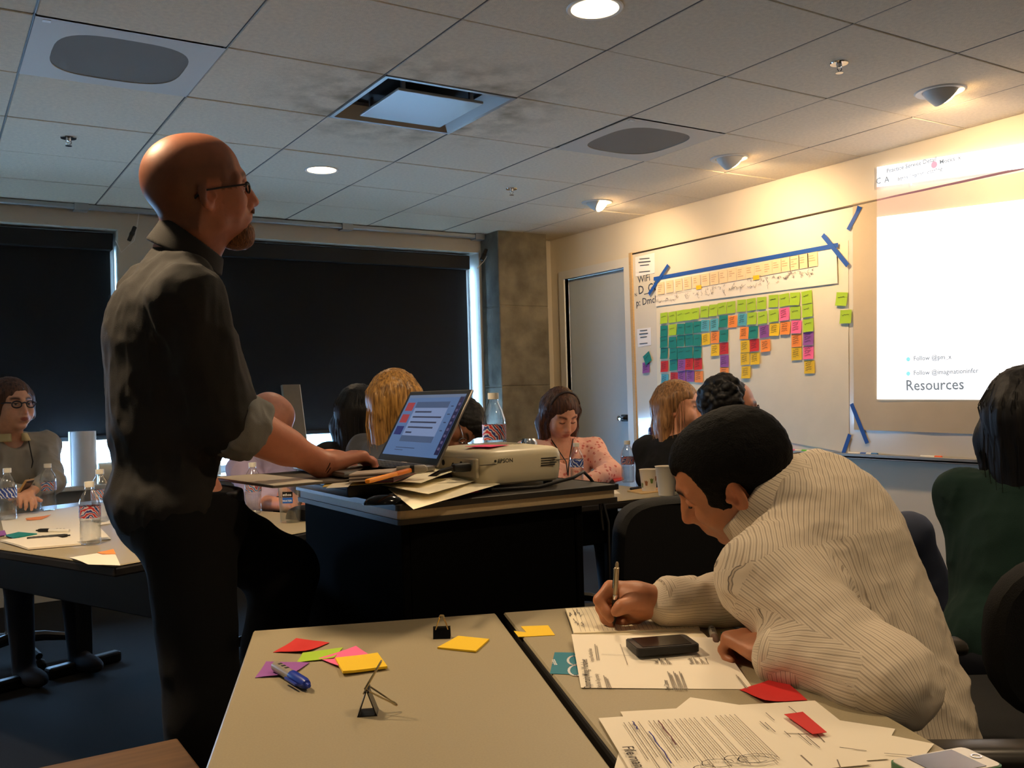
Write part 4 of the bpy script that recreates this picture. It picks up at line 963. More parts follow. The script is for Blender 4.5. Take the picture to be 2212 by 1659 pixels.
lettering('File manager', .02, M_txt, t, T(.006, -.115, .0042) @ rz(-PI/2))
mb = MB(); rr_ = random.Random(8)                              # pen sketch: a generic seated figure in loops
for cx_, cy_, r1, r2 in ((.105, -.185, .02, .012), (.13, -.178, .014, .012), (.15, -.182, .02, .01), (.155, -.18, .024, .014), (.085, -.195, .012, .008)):
    stroke(mb, [(cx_+r1*math.cos(i*.5)+rr_.uniform(-.001, .001), cy_+r2*math.sin(i*.5)) for i in range(12)], .0011, .004)
mb.build('pen_sketch', M_txt, t)
tnote('narrow red sticky flag on the top printed page', ((1694, 1544), (1734, 1540), (1786, 1583), (1755, 1588)), 'red', TZ+.0085, .001)
t, L, W_, th = phone('white phone in a green case at the table corner', ((1917, 1643), (2081, 1613), (2156, 1648), (1990, 1690)), TZ+.0105, mat('phone_case_green', (60, 110, 70), .4), mat('phone_white_face', (226, 220, 206), .25), .010)
MB().box((.022, .005, th+.0012), (L-.022, W_-.005, th+.0018)).build('screen', M_scr, t); MB().lathe([(.0045, th+.0012), (.006, th+.002), (.0045, th+.002)], 16, T(L-.011, W_/2, 0), cap=False).build('home_button', M_chrome, t)
# ================================================================ things on the cart
CZT = CZ+.0005
# low black case the laptop stands on, and the grey folder jutting out under it
bx = thing('equipment_case', 'flat black equipment case under the laptop', 'case', T(.80, 1.97, CZT))
MB().rbox((0, 0, 0), (.27, .39, .036), .006, 2).build('shell', M_black, bx, True); MB().box((-.001, .01, .017), (.271, .38, .019)).build('seam', M_dark, bx)
q0 = CZT+.0365
fd = thing('clipboard', 'grey clipboard jutting out past the cart under the laptop', 'clipboard', T(.74, 2.02, q0) @ rz(.12))
MB().rbox((-.12, -.05, 0), (.24, .30, .004), .003, 1, edges='z').build('board', mat('grey_folder', (104, 96, 86), .6), fd); MB().rbox((-.118, -.045, .0042), (.0, .29, .006), .001, 1).build('paper', M_sheet, fd)
# laptop
LW, LD, LT = .345, .235, .014; lz = q0+.0065
lp = thing('laptop', 'open silver laptop showing a slide with red and blue thumbnails', 'laptop', frame((0, -1, 0), (1, 0, 0), (0, 0, 1), (1.035, 2.335, lz)))
# local x: along the hinge towards the photographer, y: away from the typist, z: up; base spans y -LD..0
M_lap = mat('laptop_aluminium', (150, 146, 138), .35, metal=.7); M_key = mat('laptop_keys', (16, 16, 17), .5)
MB().rbox((0, -LD, 0), (LW, 0, LT), .006, 2).build('base', M_lap, lp, True)
kb = MB().box((.02, -.115, LT), (LW-.02, -.012, LT+.0004)).build('keyboard_well', M_key, lp)
for r_ in range(5):
    for k in range(13): MB().rbox((.024+k*.0232, -.11+r_*.0195, LT+.0004), (.024+k*.0232+.019, -.11+r_*.0195+.016, LT+.0016), .001, 1).build('key', M_key, kb)
MB().box((LW/2-.05, -LD+.015, LT), (LW/2+.05, -.13, LT+.0004)).build('trackpad', mat('trackpad', (130, 126, 118), .3), lp)
sc_t = math.radians(30); LH = .212
R_ = T(0, 0, LT*.8) @ Matrix.Rotation(-sc_t, 4, 'X')          # lid leans back, away from the typist
lid = MB().rbox((0, 0, 0), (LW, .007, LH), .004, 2, R_).build('lid', M_lap, lp, True)
MB().box((.003, -.0006, .003), (LW-.003, .0, LH-.003), R_).build('bezel', M_black, lid)
M_lcd = mat('lcd_blue_white', (16, 18, 24), .3, emit=(92, 122, 170), estr=.62)
sx0, sx1, sz0, sz1 = .016, LW-.016, .02, LH-.014
MB().box((sx0, -.0012, sz0), (sx1, -.0006, sz1), R_).build('screen', M_lcd, lid)
def scr(name, x0, z0, x1, z1, col, e, lay=1, parent=None):
    W_, H_ = sx1-sx0, sz1-sz0
    m = mat('lcd_%d_%d_%d_%s' % (*col, e), (14, 14, 16), .4, emit=col, estr=e*.85)
    return MB().box((sx0+W_*x0, -.0012-.0004*lay, sz0+H_*z0), (sx0+W_*x1, -.0008-.0004*lay, sz0+H_*z1), R_).build(name, m, lid)
scr('menu_bar', 0, .95, 1, 1, (120, 140, 175), .6)
for k, c_ in enumerate(((178, 60, 66), (178, 60, 66), (26, 34, 110))): scr('slide_thumbnail', .035, .73-.2*k, .17, .87-.2*k, c_, .7)
scr('slide', .21, .22, .8, .88, (128, 148, 190), .8); scr('slide_header', .21, .78, .8, .88, (70, 92, 130), .7, 2); scr('slide_footer', .21, .22, .8, .32, (70, 92, 130), .7, 2)
for k, (a, b) in enumerate(((.25, .55), (.25, .76), (.25, .72), (.25, .7), (.25, .36))): scr('slide_text', a, .7-.085*k, b, .725-.085*k, (56, 66, 100), .5, 2)
for k in range(4): scr('sidebar_text', .84, .8-.13*k, .88, .815-.13*k, (60, 74, 110), .5)
for k in range(2): scr('note_text', .2, .12-.04*k, .55-.2*k, .13-.04*k, (60, 74, 110), .5)
scr('desktop_strip', .93, .05, 1, .96, (44, 36, 84), .5, 1)
for k in range(8): scr('desktop_icon', .95, .82-.1*k, .985, .86-.1*k, (110, 100, 140), .6, 2)
# projector
M_pro = mat('projector_beige', (206, 196, 166), .38); M_prod = mat('projector_shadow_beige', (170, 160, 134), .5)  # darker beige for the rear panel and vent slats
pjr = thing('projector', 'beige office projector with printed brand name and rear cable plugs', 'projector', T(1.075, 1.845, CZT))
PX, PY = .25, .30
mb = MB(); ring_n = rrect(1, 1, .1, 10, 5); lay = [(.93, .012), (.965, .018), (.985, .04), (1, .062), (.995, .076), (.97, .086), (.9, .092), (.6, .097), (.2, .099)]
n = len(ring_n); vs = []
for s_, z_ in lay: vs += [(PX/2+x*PX/2*s_, PY/2+y*PY/2*s_, z_) for x, y in ring_n]
fs = [(k*n+i, k*n+(i+1) % n, (k+1)*n+(i+1) % n, (k+1)*n+i) for k in range(len(lay)-1) for i in range(n)]+[tuple(range(n))[::-1], tuple(range((len(lay)-1)*n, len(lay)*n))]
mb.add(vs, fs); mb.build('housing', M_pro, pjr, 'all')
MB().rbox((-.0022, .02, .03), (.006, PY-.02, .075), .002, 1).build('rear_panel', M_prod, pjr)
for y, z in ((.05, .052), (.09, .06), (.13, .055), (.18, .06)): MB().lathe([(0, 0), (.007, 0), (.007, .006), (0, .006)], 12, frame((0, 1, 0), (0, 0, 1), (-1, 0, 0), (-.002, y, z)) @ T(0, 0, -.005), cap=False).build('socket', M_dark, pjr)
pl = MB().rbox((-.05, .035, .046), (-.004, .058, .066), .006, 2).build('cable_plug', M_black, pjr, True); MB().tube([(-.05, .046, .056), (-.08, .05, .05), (-.1, .09, .03), (-.11, .16, .01)], .005, 8).build('cable', M_black, pl, True)
for x in (.04, PX-.04):
    for y in (.04, PY-.04): MB().lathe([(.012, 0), (.012, .014)], 12, T(x, y, 0)).build('foot', M_black, pjr)
MB().rbox((.002, .004, .0605), (PX-.002, .012, .0615), .0003, 1).build('seam', M_dark, pjr)
mz = mat('projector_print', (40, 40, 36), .6)
lettering('EPSON', .0135, mz, pjr, frame((1, 0, 0), (0, 0, 1), (0, -1, 0), (.045, .0005, .064)))
MB().lathe([(0, 0), (.003, 0), (.003, .0015), (0, .0015)], 12, frame((1, 0, 0), (0, 0, 1), (0, -1, 0), (.038, .001, .069)), cap=False).build('brand_dot', mz, pjr)
for k in range(4): MB().box((PX-.085, -.0004, .066-.0055*k), (PX-.04-.006*(k % 2), .006, .0685-.0055*k)).build('spec_print', mz, pjr)
for k in range(7): MB().box((PX*.42+k*.013, PY*.35, .0985), (PX*.42+k*.013+.006, PY*.75, .0995)).build('vent_slat', M_prod, pjr)
MB().lathe([(.028, 0), (.03, .02), (.024, .022), (.022, .008), (0, .006)], 20, frame((0, 1, 0), (0, 0, 1), (1, 0, 0), (PX-.012, .2, .055)), cap=False).build('lens', M_black, pjr, True)
nt_ = link('sticky_note', MB().box((-.038, -.038, 0), (.038, .038, .0006)).mesh('sticky_note', mat('note_hot_pink', (250, 60, 120), .6)), None, T(1.075+.07, 1.845+.09, CZT+.0995) @ rz(.4)); tag(nt_, 'hot pink sticky note on top of the projector', 'sticky note')
nt_ = link('sticky_note', MB().sheet(lambda u, v: (.076*u-.038, .076*v-.038, .0006+.004*v*v), 3, 3, .0005).mesh('sticky_note', mat('note_hot_pink', (250, 60, 120), .6), True), None, T(1.03, 1.87, CZT+.002) @ rz(.2)); tag(nt_, 'hot pink sticky note on the cart between laptop and projector', 'sticky note')
# ---------------------------------------------------------------- water bottles
M_pet = glass('clear_bottle_plastic', (252, 253, 253), .09, .08); M_water = glass('bottle_water', (252, 253, 254), .04, .05)
M_cap = mat('bottle_cap', (226, 222, 210), .5)
bot_rnd = random.Random(2)
def bottle_meshes(h=.2, r=.0325):
    k = h/.2; prof = [(0, .004), (.012, .002), (r*.8, 0), (r*.97, .006), (r, .014)]
    for i in range(5): z = .022+i*.011; prof += [(r*.985, z*k), (r*.95, (z+.0055)*k)]
    prof += [(r, .082*k), (r, .128*k), (r*.97, .138*k), (r*.78, .158*k), (r*.5, .173*k), (.0135, .18*k), (.0135, .19*k)]
    wat = [(0, .005), (r*.78, .002), (r*.93, .01), (r*.93, .075*k), (0, .075*k)]
    lab = [(r+.0006, .087*k), (r+.0008, .124*k)]
    cap_ = [(0, h+.002), (.0148, h+.002), (.0152, h), (.0152, h-.015), (.0138, h-.016)]
    return prof, wat, lab, cap_
lab_m = []
for nm, base_, cols in (('a', (196, 190, 196), ((176, 44, 50), (40, 52, 120))), ('b', (60, 90, 170), ((220, 222, 226), (40, 60, 140))), ('c', (196, 186, 190), ((60, 110, 170), (150, 70, 80)))):
    m = bpy.data.materials.new('bottle_label_'+nm); m.use_nodes = True; nt = m.node_tree; b = nt.nodes['Principled BSDF']; tc = nt.nodes.new('ShaderNodeTexCoord'); w = nt.nodes.new('ShaderNodeTexWave'); w.inputs['Scale'].default_value = 34; w.inputs['Distortion'].default_value = 9; w.bands_direction = 'DIAGONAL'
    cr_ = nt.nodes.new('ShaderNodeValToRGB'); cr_.color_ramp.interpolation = 'CONSTANT'; cr_.color_ramp.elements[0].color = srgb(*cols[0]); cr_.color_ramp.elements[1].position = .24; cr_.color_ramp.elements[1].color = srgb(*base_); e = cr_.color_ramp.elements.new(.78); e.color = srgb(*cols[1])
    nt.links.new(tc.outputs['Object'], w.inputs[0]); nt.links.new(w.outputs['Fac'], cr_.inputs[0]); nt.links.new(cr_.outputs[0], b.inputs['Base Color']); b.inputs['Roughness'].default_value = .45; lab_m.append(m)
BM = {}
def bottle(label, p, h=.2, kind=0, full=True, open_=False):
    key = (h, kind)
    if key not in BM:
        prof, wat, lab, cap_ = bottle_meshes(h)
        BM[key] = (MB().lathe(prof, 28, cap=False).mesh('shell', M_pet, True), MB().lathe(wat, 24, cap=False).mesh('water', M_water, True), MB().lathe(lab, 28, cap=False).mesh('label_band', lab_m[kind], True), MB().lathe(cap_, 20, cap=False).mesh('cap', M_cap, True))
    t = thing('water_bottle', label, 'bottle', T(p) @ rz(bot_rnd.uniform(0, 6)), 'water bottles')
    for nm, me in zip(('shell', 'water', 'label_band', 'cap'), BM[key]):
        if nm == 'water' and not full: continue
        link(nm, me, t)
    return t
bottle('water bottle standing on the cart behind the projector', (1.335, 2.215, CZT), .225, 0)
# ---------------------------------------------------------------- papers, folder, notepads and pencil on the cart front
def cart_sheet(name, lab, cat, corners, m, bend, th=.0006, group=None, dz=.0):
    """corners as world xy offsets on the cart top in order; bend(u,v) -> extra height"""
    c = Vector((sum(p[0] for p in corners)/4, sum(p[1] for p in corners)/4, CZT+dz)); t = thing(name, lab, cat, T(c), group)
    def fn(u, v):
        x = (corners[0][0]*(1-u)+corners[1][0]*u)*(1-v)+(corners[3][0]*(1-u)+corners[2][0]*u)*v; y = (corners[0][1]*(1-u)+corners[1][1]*u)*(1-v)+(corners[3][1]*(1-u)+corners[2][1]*u)*v
        return (x-c.x, y-c.y, th+bend(u, v))
    MB().sheet(fn, 14, 10, th).build('sheet', m, t, True); return t
def zpts(pix, z): return [tuple(on_z(x, y, z)[:2]) for x, y in pix]
M_man = mat('manila_folder', (206, 178, 96), .6); M_cream = mat('cream_paper', (250, 240, 208), .7)
cart_sheet('paper_sheet', 'cream paper sheet drooping over the cart edge', 'paper', zpts(((826, 1050), (1000, 1036), (1080, 1050), (893, 1090)), CZT+.012), M_cream, lambda u, v: .016-.014*v*(1-u)+.008*math.sin(u*3)*(1-v), .0005, 'cream papers spread on the cart')
cart_sheet('paper_sheet', 'cream paper sheet in the middle of the spread on the cart', 'paper', zpts(((800, 1046), (990, 1008), (1082, 1026), (925, 1070)), CZT+.02), M_cream, lambda u, v: .022+.012*math.sin(u*3)*(1-v), .0005, 'cream papers spread on the cart')
cart_sheet('paper_sheet', 'cream paper sheet with a raised corner on top of the spread', 'paper', zpts(((770, 1040), (957, 998), (1060, 1010), (910, 1050)), CZT+.028), M_cream, lambda u, v: .034+.022*u*u*(1-v)+.008*math.sin(u*3), .0005, 'cream papers spread on the cart')
t = cart_sheet('manila_folder', 'yellowish folder lying across the corner of the cart', 'folder', zpts(((697, 1062), (720, 1040), (965, 1018), (880, 1050)), CZT+.022), M_man, lambda u, v: .03+.012*u, .0012)
t = cart_sheet('printed_card', 'white printed card on the folder at the cart corner', 'paper', zpts(((704, 1056), (720, 1044), (762, 1042), (752, 1053)), CZT+.034), M_sheet, lambda u, v: .0345, .0005)
def pad(lab, pix, z, layers, m):
    P = [on_z(x, y, z) for x, y in pix]; c = sum(P, Vector())/4; t = thing('notepad', lab, 'notepad', T(c), 'notepads on the cart')
    for k in range(layers):
        q = [(p-c)*(1-.015*(k % 2)) for p in P]; MB().prism([(p.x, p.y) for p in q], .0035*k, .0035*k+.003).build('page_block', m[k % len(m)], t)
bz = CZT+.040
pad('stack of grey notepads beside the laptop', ((754, 1042), (800, 1020), (884, 1010), (846, 1036)), bz, 5, (mat('pad_grey', (190, 172, 156), .7), mat('pad_dark', (110, 96, 90), .7)))
pad('dark red notebook under the orange pencil case', ((800, 1042), (880, 1014), (915, 1016), (850, 1042)), bz+.001, 3, (mat('maroon_cover', (92, 34, 44), .5), mat('pad_dark', (110, 96, 90), .7)))
a, b = on_z(793, 1040, bz+.018), on_z(896, 1013, bz+.018); fr = (b-a).to_track_quat('Z', 'Y').to_matrix().to_4x4(); fr.translation = a; L = (b-a).length
pc = thing('highlighter_pen', 'orange highlighter pen lying on the notebooks', 'pen', fr); MB().rbox((-.0055, -.0045, 0), (.0055, .0045, L*.8), .003, 2).build('barrel', mat('orange_barrel', (240, 150, 30), .4), pc, True); MB().rbox((-.006, -.005, L*.55), (.006, .005, L), .003, 2).build('cap', mat('orange_cap', (226, 120, 20), .4), pc, True)
a = on_z(905, 1013, bz+.02); t = thing('pen_cap_end', 'grey round-ended marker lying by the laptop', 'marker', T(a) @ rz(-.5) @ Matrix.Rotation(PI/2, 4, 'Y')); MB().lathe([(0, -.05), (.007, -.05), (.009, -.02), (.009, .012), (.006, .018), (0, .02)], 16, cap=False).build('barrel', mat('marker_silver', (140, 132, 118), .4), t, True); MB().lathe([(.0093, -.01), (.0093, -.02)], 16, cap=False).build('band', M_black, t)
ms = on_z(828, 1078, CZT+.01); t = thing('computer_mouse', 'shiny black computer mouse at the front corner of the cart', 'mouse', T(ms.x, ms.y, CZT) @ rz(-.3))
M_gloss = mat('glossy_black', (8, 8, 9), .12); mb = MB(); prof = [(math.cos(a_)*1, math.sin(a_)) for a_ in [PI/2*k/6 for k in range(7)]]
mb.lathe([(r_, z_) for r_, z_ in prof]+[(0, 1)], 24, Matrix.Diagonal((.042, .024, .02, 1)), cap=False); mb.build('shell', M_gloss, t, True); MB().rbox((.012, -.002, .014), (.022, .002, .0205), .002, 2).build('wheel', M_black, t, True)
# cable lying over the right end of the cart
cb = [(1.09, 1.83, .006), (1.2, 1.80, .006), (1.30, 1.80, .02), (1.36, 1.84, .028), (1.395, 1.86, .008), (1.412, 1.85, -.02), (1.415, 1.84, -.12)]
tag(MB().tube([(x, y, CZT+z) for x, y, z in cb], .004, 8).build('power_cable', M_black, None, True), 'black cable looping past the projector and over the cart edge', 'cable')
# ================================================================ far table on the left
def tb(px, py): p = on_z(px, py, TZ); return Vector((p.x, p.y, TZ+.0008))
bottle('water bottle with a blue striped label beside the hand of the woman with glasses', tb(18, 1124), .205, 1)
bottle('water bottle right in front of the sleeve of the woman with glasses', tb(105, 1103), .2, 2)
bottle('water bottle nearest the standing man\'s hip', tb(196, 1176), .2, 0)
bottle('water bottle half hidden behind the one nearest the standing man', tb(218, 1128), .2, 2)
bottle('small water bottle on the sill in front of the leaning foam board', Vector((on_y(652, 980, 6.28).x, 6.28, WZ0+.0015)), .2, 1)
bottle('water bottle partly hidden by the clipboard', tb(548, 1109), .2, 2)
for k, (pix, lab) in enumerate(((((0, 1115), (240, 1085), (250, 1130), (10, 1160)), 'large white sheet lying under the water bottles'), (((30, 1150), (200, 1125), (240, 1165), (60, 1180)), 'white notepad sheet under the two pens'), (((150, 1205), (245, 1190), (260, 1222), (190, 1220)), 'white sheets at the table corner by the standing man'), (((0, 1170), (110, 1160), (175, 1178), (60, 1188)), 'curled white pad at the near table edge'))):
    flat('paper_sheet', lab, 'paper', pix, TZ+.0004*k, M_sheet, .0006 if k != 3 else .006, lambda u, v: .002*math.sin(u*3), 'white papers on the far table')
tnote('purple sticky note at the end of the far table', ((-10, 1150), (10, 1147), (14, 1156), (-8, 1160)), 'purple', TZ+.002, .001, .002, 'notes on the far table')
tnote('teal sticky pad on the far table', ((12, 1158), (40, 1152), (80, 1155), (30, 1164)), 'teal', TZ+.003, .001, .004, 'notes on the far table')
tnote('orange sticky note with lifted edge on the far table', ((55, 1120), (110, 1115), (90, 1123), (58, 1126)), 'orange', TZ+.002, .006, .001, 'notes on the far table')
tnote('orange sticky note on the corner papers near the standing man', ((210, 1194), (245, 1188), (250, 1197), (222, 1198)), 'orange', TZ+.003, .002, .001, 'notes on the far table')
marker_pen('black marker lying on the large white sheet', (150, 1146), (78, 1146), TZ+.0015, .007, M_white, M_black, capf=.6)
marker_pen('black ballpoint pen lying on the notepad sheet', (58, 1164), (152, 1156), TZ+.0025, .006, M_black, M_black, 'ballpoint_pen', .5, cat='pen')
# ---------------------------------------------------------------- clear cup with a printed label in front of the bald man
p = tb(628, 1128); t = thing('clear_cup', 'clear plastic cup with black and blue printed label', 'cup', T(p)); MB().lathe([(0, .001), (.036, .001), (.044, .15), (.043, .15), (.035, .004)], 28, cap=False).build('shell', M_pet, t, True)
fr = frame(CR, CU, -CF, (0, 0, 0)); c_ = -CF*.043
MB().sheet(lambda u, v: tuple(Vector((math.sin((u-.5)*.9)*.0425*CR.x-math.cos((u-.5)*.9)*.0425*CF.x, math.sin((u-.5)*.9)*.0425*CR.y-math.cos((u-.5)*.9)*.0425*CF.y, .095+.02*v))), 6, 2, .0004).build('label_black', M_black, t, True)
MB().sheet(lambda u, v: tuple(Vector((math.sin((u-.5)*.9)*.0425*CR.x-math.cos((u-.5)*.9)*.0425*CF.x, math.sin((u-.5)*.9)*.0425*CR.y-math.cos((u-.5)*.9)*.0425*CF.y, .073+.021*v))), 6, 2, .0004).build('label_blue', mat('label_blue', (30, 100, 200), .5), t, True)
for tx, z_, sz in (('ethos', .1, .014), ('WATER', .079, .010)):
    o = lettering(tx, sz, mat('white_print', (236, 236, 236), .6), t, None, 'CENTER'); o.matrix_local = frame((CR.x, CR.y, 0), (0, 0, 1), (-CF.x, -CF.y, 0), (-CF.x*.0445, -CF.y*.0445, z_))
# ================================================================ far table on the right
bottle('water bottle with striped label on the cup table', tb(1357, 1042), .2, 0)
bottle('water bottle with blue label behind the projector on the cup table', tb(1247, 1048), .2, 1)
def cup(lab, p, r, h, m, pat=None):
    t = thing('paper_cup', lab, 'cup', T(p), 'paper cups'); MB().lathe([(0, .004), (r*.74, .0), (r, h), (r*1.05, h+.003), (r*.96, h+.001), (r*.72, .008), (0, .008)], 28, cap=False).build('cup', m, t, True)
    if pat:
        for k in range(9):
            a = k*2*PI/9+.2; rr2 = random.Random(k); z0 = h*(.2+.1*(k % 4)); MB().sheet(lambda u, v: ((r*.74+(r*.26)*((z0+.03*v)/h)+.0008)*math.cos(a+.5*(u-.5)*(1-abs(v-.5))), (r*.74+(r*.26)*((z0+.03*v)/h)+.0008)*math.sin(a+.5*(u-.5)*(1-abs(v-.5))), z0+.05*v), 4, 4, .0003).build('leaf_print', pat[k % len(pat)], t, True)
cup('paper cup with green leaf print on the cup table', tb(1402, 1062), .04, .095, mat('cup_white', (226, 216, 196), .6), (mat('leaf_olive', (96, 116, 50), .6), mat('leaf_brown', (150, 96, 60), .6)))
cup('plain white paper cup next to the leaf-printed one', tb(1440, 1070), .045, .12, mat('cup_white', (226, 216, 196), .6))
marker_pen('dark pen on the cup table', (1362, 1056), (1390, 1052), TZ+.001, .006, M_black, M_black, 'ballpoint_pen', .5, cat='pen')
flat('notepad', 'tan notepad under the leaf-printed cup', 'notepad', ((1355, 1062), (1400, 1055), (1440, 1062), (1385, 1068)), TZ, mat('tan_card', (196, 160, 104), .7), .004)
flat('paper_sheet', 'white sheet with a green stripe at the near side of the cup table', 'paper', ((1262, 1064), (1330, 1060), (1340, 1067), (1275, 1071)), TZ, M_sheet, .002)
flat('red_folder', 'red edged folder beside the striped-label bottle', 'folder', ((1322, 1036), (1345, 1032), (1348, 1038), (1328, 1042)), TZ, mat('red_plastic', (190, 40, 44), .5), .006)
p = tb(1146, 1052); t = thing('travel_mug', 'brown travel tumbler with chrome lid behind the projector', 'tumbler', T(p)); MB().lathe([(0, 0), (.03, 0), (.036, .02), (.038, .175), (0, .175)], 24, cap=False).build('body', mat('amber_tumbler', (120, 74, 36), .3), t, True); MB().lathe([(.039, .175), (.039, .215), (.03, .232), (0, .234)], 24, cap=False).build('lid', M_chrome, t, True)
# ================================================================ people
def N(v): return np.array(v[:], float) if isinstance(v, Vector) else np.asarray(v, float)
def A(px, py, D): return N(at(px, py, D))
cR, cF, cU = N(CR), N(CF), N(CU)
def lin(c): return np.array(srgb(*c)[:3])
def add_head(S, pos, R, s=1.0, jaw=1.0, ears=True, nose=1.0, lips=True, lids=True, soft=1.0, crown=1.0):
    L = lambda x, y, z: pos+R@(np.array((x, y, z))*s)
    Rl = lambda a, b, c: R@np.array(Euler((a, b, c)).to_matrix())
    E = lambda c, r, k=.02, op='u', rot=None: S.ell(L(*c), np.array(r)*s, R if rot is None else Rl(*rot), k*s, op)
    E((-.016, 0, .036), (.099*(.5+crown*.5), .077, .084*crown)); E((-.035, 0, .012), (.078, .072, .075), .03)
    E((.025, 0, .03), (.066, .066, .075*crown), .03); E((.03, 0, -.03), (.06, .06*jaw, .075), .03)
    E((.038, 0, -.075), (.05, .05*jaw, .042), .03); E((.078, 0, -.104), (.018, .021*jaw, .016), .03)
    for y in (-1, 1):
        E((.062, y*.043, -.028-.012*(1-soft)), (.026+.004*(1-soft), .022+.006*(1-soft), .024+.012*(1-soft)), .03)                 # cheekbone
        E((-.0, y*.058*jaw, -.07), (.028, .016, .03), .035)               # jaw corner
        S.cap(L(.094-.004*(1-soft), y*.012, .022), L(.071, y*.054, .02), (.0095-.004*(1-soft))*s, (.007-.003*(1-soft))*s, .018*s)  # brow
        E((.099, y*.034, -.002), (.018, .023, .0135), .014, 's')           # socket
        E((.0785, y*.0315, -.002), (.0155, .0165, .0135), .003)             # eyeball under lids
        if lids:
            S.cap(L(.0905, y*.0185, -.004), L(.0925, y*.031, .0045), .0026*s, .003*s, .003*s); S.cap(L(.0925, y*.031, .0045), L(.0835, y*.0455, -.002), .003*s, .0024*s, .003*s)
            S.cap(L(.0905, y*.0185, -.004), L(.0905, y*.031, -.0105), .002*s, .0024*s, .003*s); S.cap(L(.0905, y*.031, -.0105), L(.0835, y*.0455, -.002), .0024*s, .002*s, .003*s)
        if ears:
            rot = (y*.25, .16, y*-.42); ec = (-.008, y*.083, -.008)
            E(ec, (.020, .0065, .034), .005, 'u', rot); E((-.003, y*.079, -.028), (.012, .007, .017), .006, 'u', rot)
            Re = Euler(rot).to_matrix(); eo = lambda a, b, c: tuple(Vector(ec)+Re @ Vector((a, y*b, c)))
            E(eo(.003, .0065, .004), (.0115, .0052, .022), .003, 's', rot); E(eo(.006, .005, -.006), (.008, .0075, .010), .003, 's', rot)
            E(eo(-.003, .003, .006), (.0028, .004, .013), .003, 'u', rot); E((.012, y*.078, -.014), (.005, .005, .007), .004)
    S.cap(L(.094, 0, .012), L(.117*nose+.002, 0, -.036+.004*(1-soft)), (.0078-.001*(1-soft))*s, (.0092-.0015*(1-soft))*s, .014*s); E((.117*nose+.002, 0, -.041), (.0105, .0108, .0095), .008)
    for y in (-1, 1): E((.104, y*.0125, -.0445), (.0105, .0068, .0075), .006); E((.109, y*.0065, -.0515), (.005, .0035, .003), .003, 's')
    E((.098*nose+.002, 0, -.030), (.019, .0125, .024), .012); E((.092, 0, -.006), (.014, .0105, .022), .012)
    E((.089, 0, -.07), (.02, .028, .02), .02)                              # muzzle
    if lips:
        E((.1005, 0, -.0665), (.0085, .021, .0052), .004); E((.0985, 0, -.0775), (.0085, .018, .0058), .004)
        S.cap(L(.108, -.022, -.0735), L(.1105, 0, -.0718), .0013*s, .0014*s, .004*s, 's'); S.cap(L(.1105, 0, -.0718), L(.108, .022, -.0735), .0014*s, .0013*s, .004*s, 's')
    E((.098, 0, -.0905), (.012, .02, .006), .01, 's')
def skull(S, pos, R, s, g, crown=1.0):
    for c, r, k in (((-.016, 0, .036), (.099*(.5+crown*.5), .077, .084*crown), .02), ((-.035, 0, .012), (.078, .072, .075), .03), ((.025, 0, .03), (.066, .066, .075*crown), .03), ((.03, 0, -.03), (.06, .06, .075), .03)):
        S.ell(pos+R@np.array(c)*s, np.array(r)*s+g, R, k*s)
def head_tint(pos, R, s, skin, lip=None, brow=None, scalp=None, lidline=None, stubble=None, open_eye=False, red=.0):
    base = lin(skin); lipc = lin(lip or (140, 70, 58)); bc = lin(brow or (60, 42, 30))
    def fn(v):
        q = (v-pos)@R/s; c = np.tile(base, (len(v), 1)); x, y, z = q.T; ay = np.abs(y)
        inh = (np.abs(q) < .2).all(1)
        def mix(m, col): 
            m = np.clip(m*inh, 0, 1)[:, None]; return c*(1-m)+col*m
        ell = lambda cx, cy, cz, rx, ry, rz_: 1-np.sqrt(((x-cx)/rx)**2+((ay-cy)/ry)**2+((z-cz)/rz_)**2)
        c = mix(np.clip(ell(.07, .042, -.03, .03, .025, .025)*1.2, 0, 1)*.3, base*np.array((1.12, .78, .72)))
        c = mix(np.clip(ell(-.008, .085, -.008, .03, .02, .045)*1.4, 0, 1)*.45, base*np.array((1.1, .72, .66)))
        c = mix(np.clip(ell(.118, 0, -.04, .02, .018, .018)*1.4, 0, 1)*.4, base*np.array((1.1, .74, .68)))
        if stubble is not None:
            m = np.clip((-.045-z)/.03, 0, 1)*np.clip((x+.02)/.03, 0, 1)*.55; c = mix(m, lin(stubble))
        c = mix(np.clip(ell(.1, 0, -.072, .02, .024, .013)*4, 0, 1), lipc)
        m = np.clip(1.15-np.abs(z-(.0235+.006*np.cos((ay-.035)*60)-.004))/.0078, 0, 1)*np.clip((ay-.010)/.006, 0, 1)*np.clip((.056-ay)/.008, 0, 1)*(x > .06); c = mix(m*1.2, bc)
        if open_eye:
            m = np.clip(ell(.0935, .031, -.003, .012, .0115, .0062)*6, 0, 1); c = mix(m, lin((205, 196, 186)))
            m = np.clip(ell(.0935, .032, -.003, .012, .0052, .0058)*6, 0, 1); c = mix(m, lin((52, 40, 34)))
        m = np.clip(1-np.abs(z-(.001-.9*(ay-.031)**2*60*.25 if open_eye else -.0075+40*.25*(ay-.031)**2))/.0024, 0, 1)*(np.abs(ay-.031) < .0155)*(x > .07); c = mix(m*.85, lin((34, 24, 20)))
        if scalp is not None:
            col, edge = scalp
            m = np.clip(edge(x, y, z), 0, 1); c = mix(m, lin(col))
        return c
    return fn
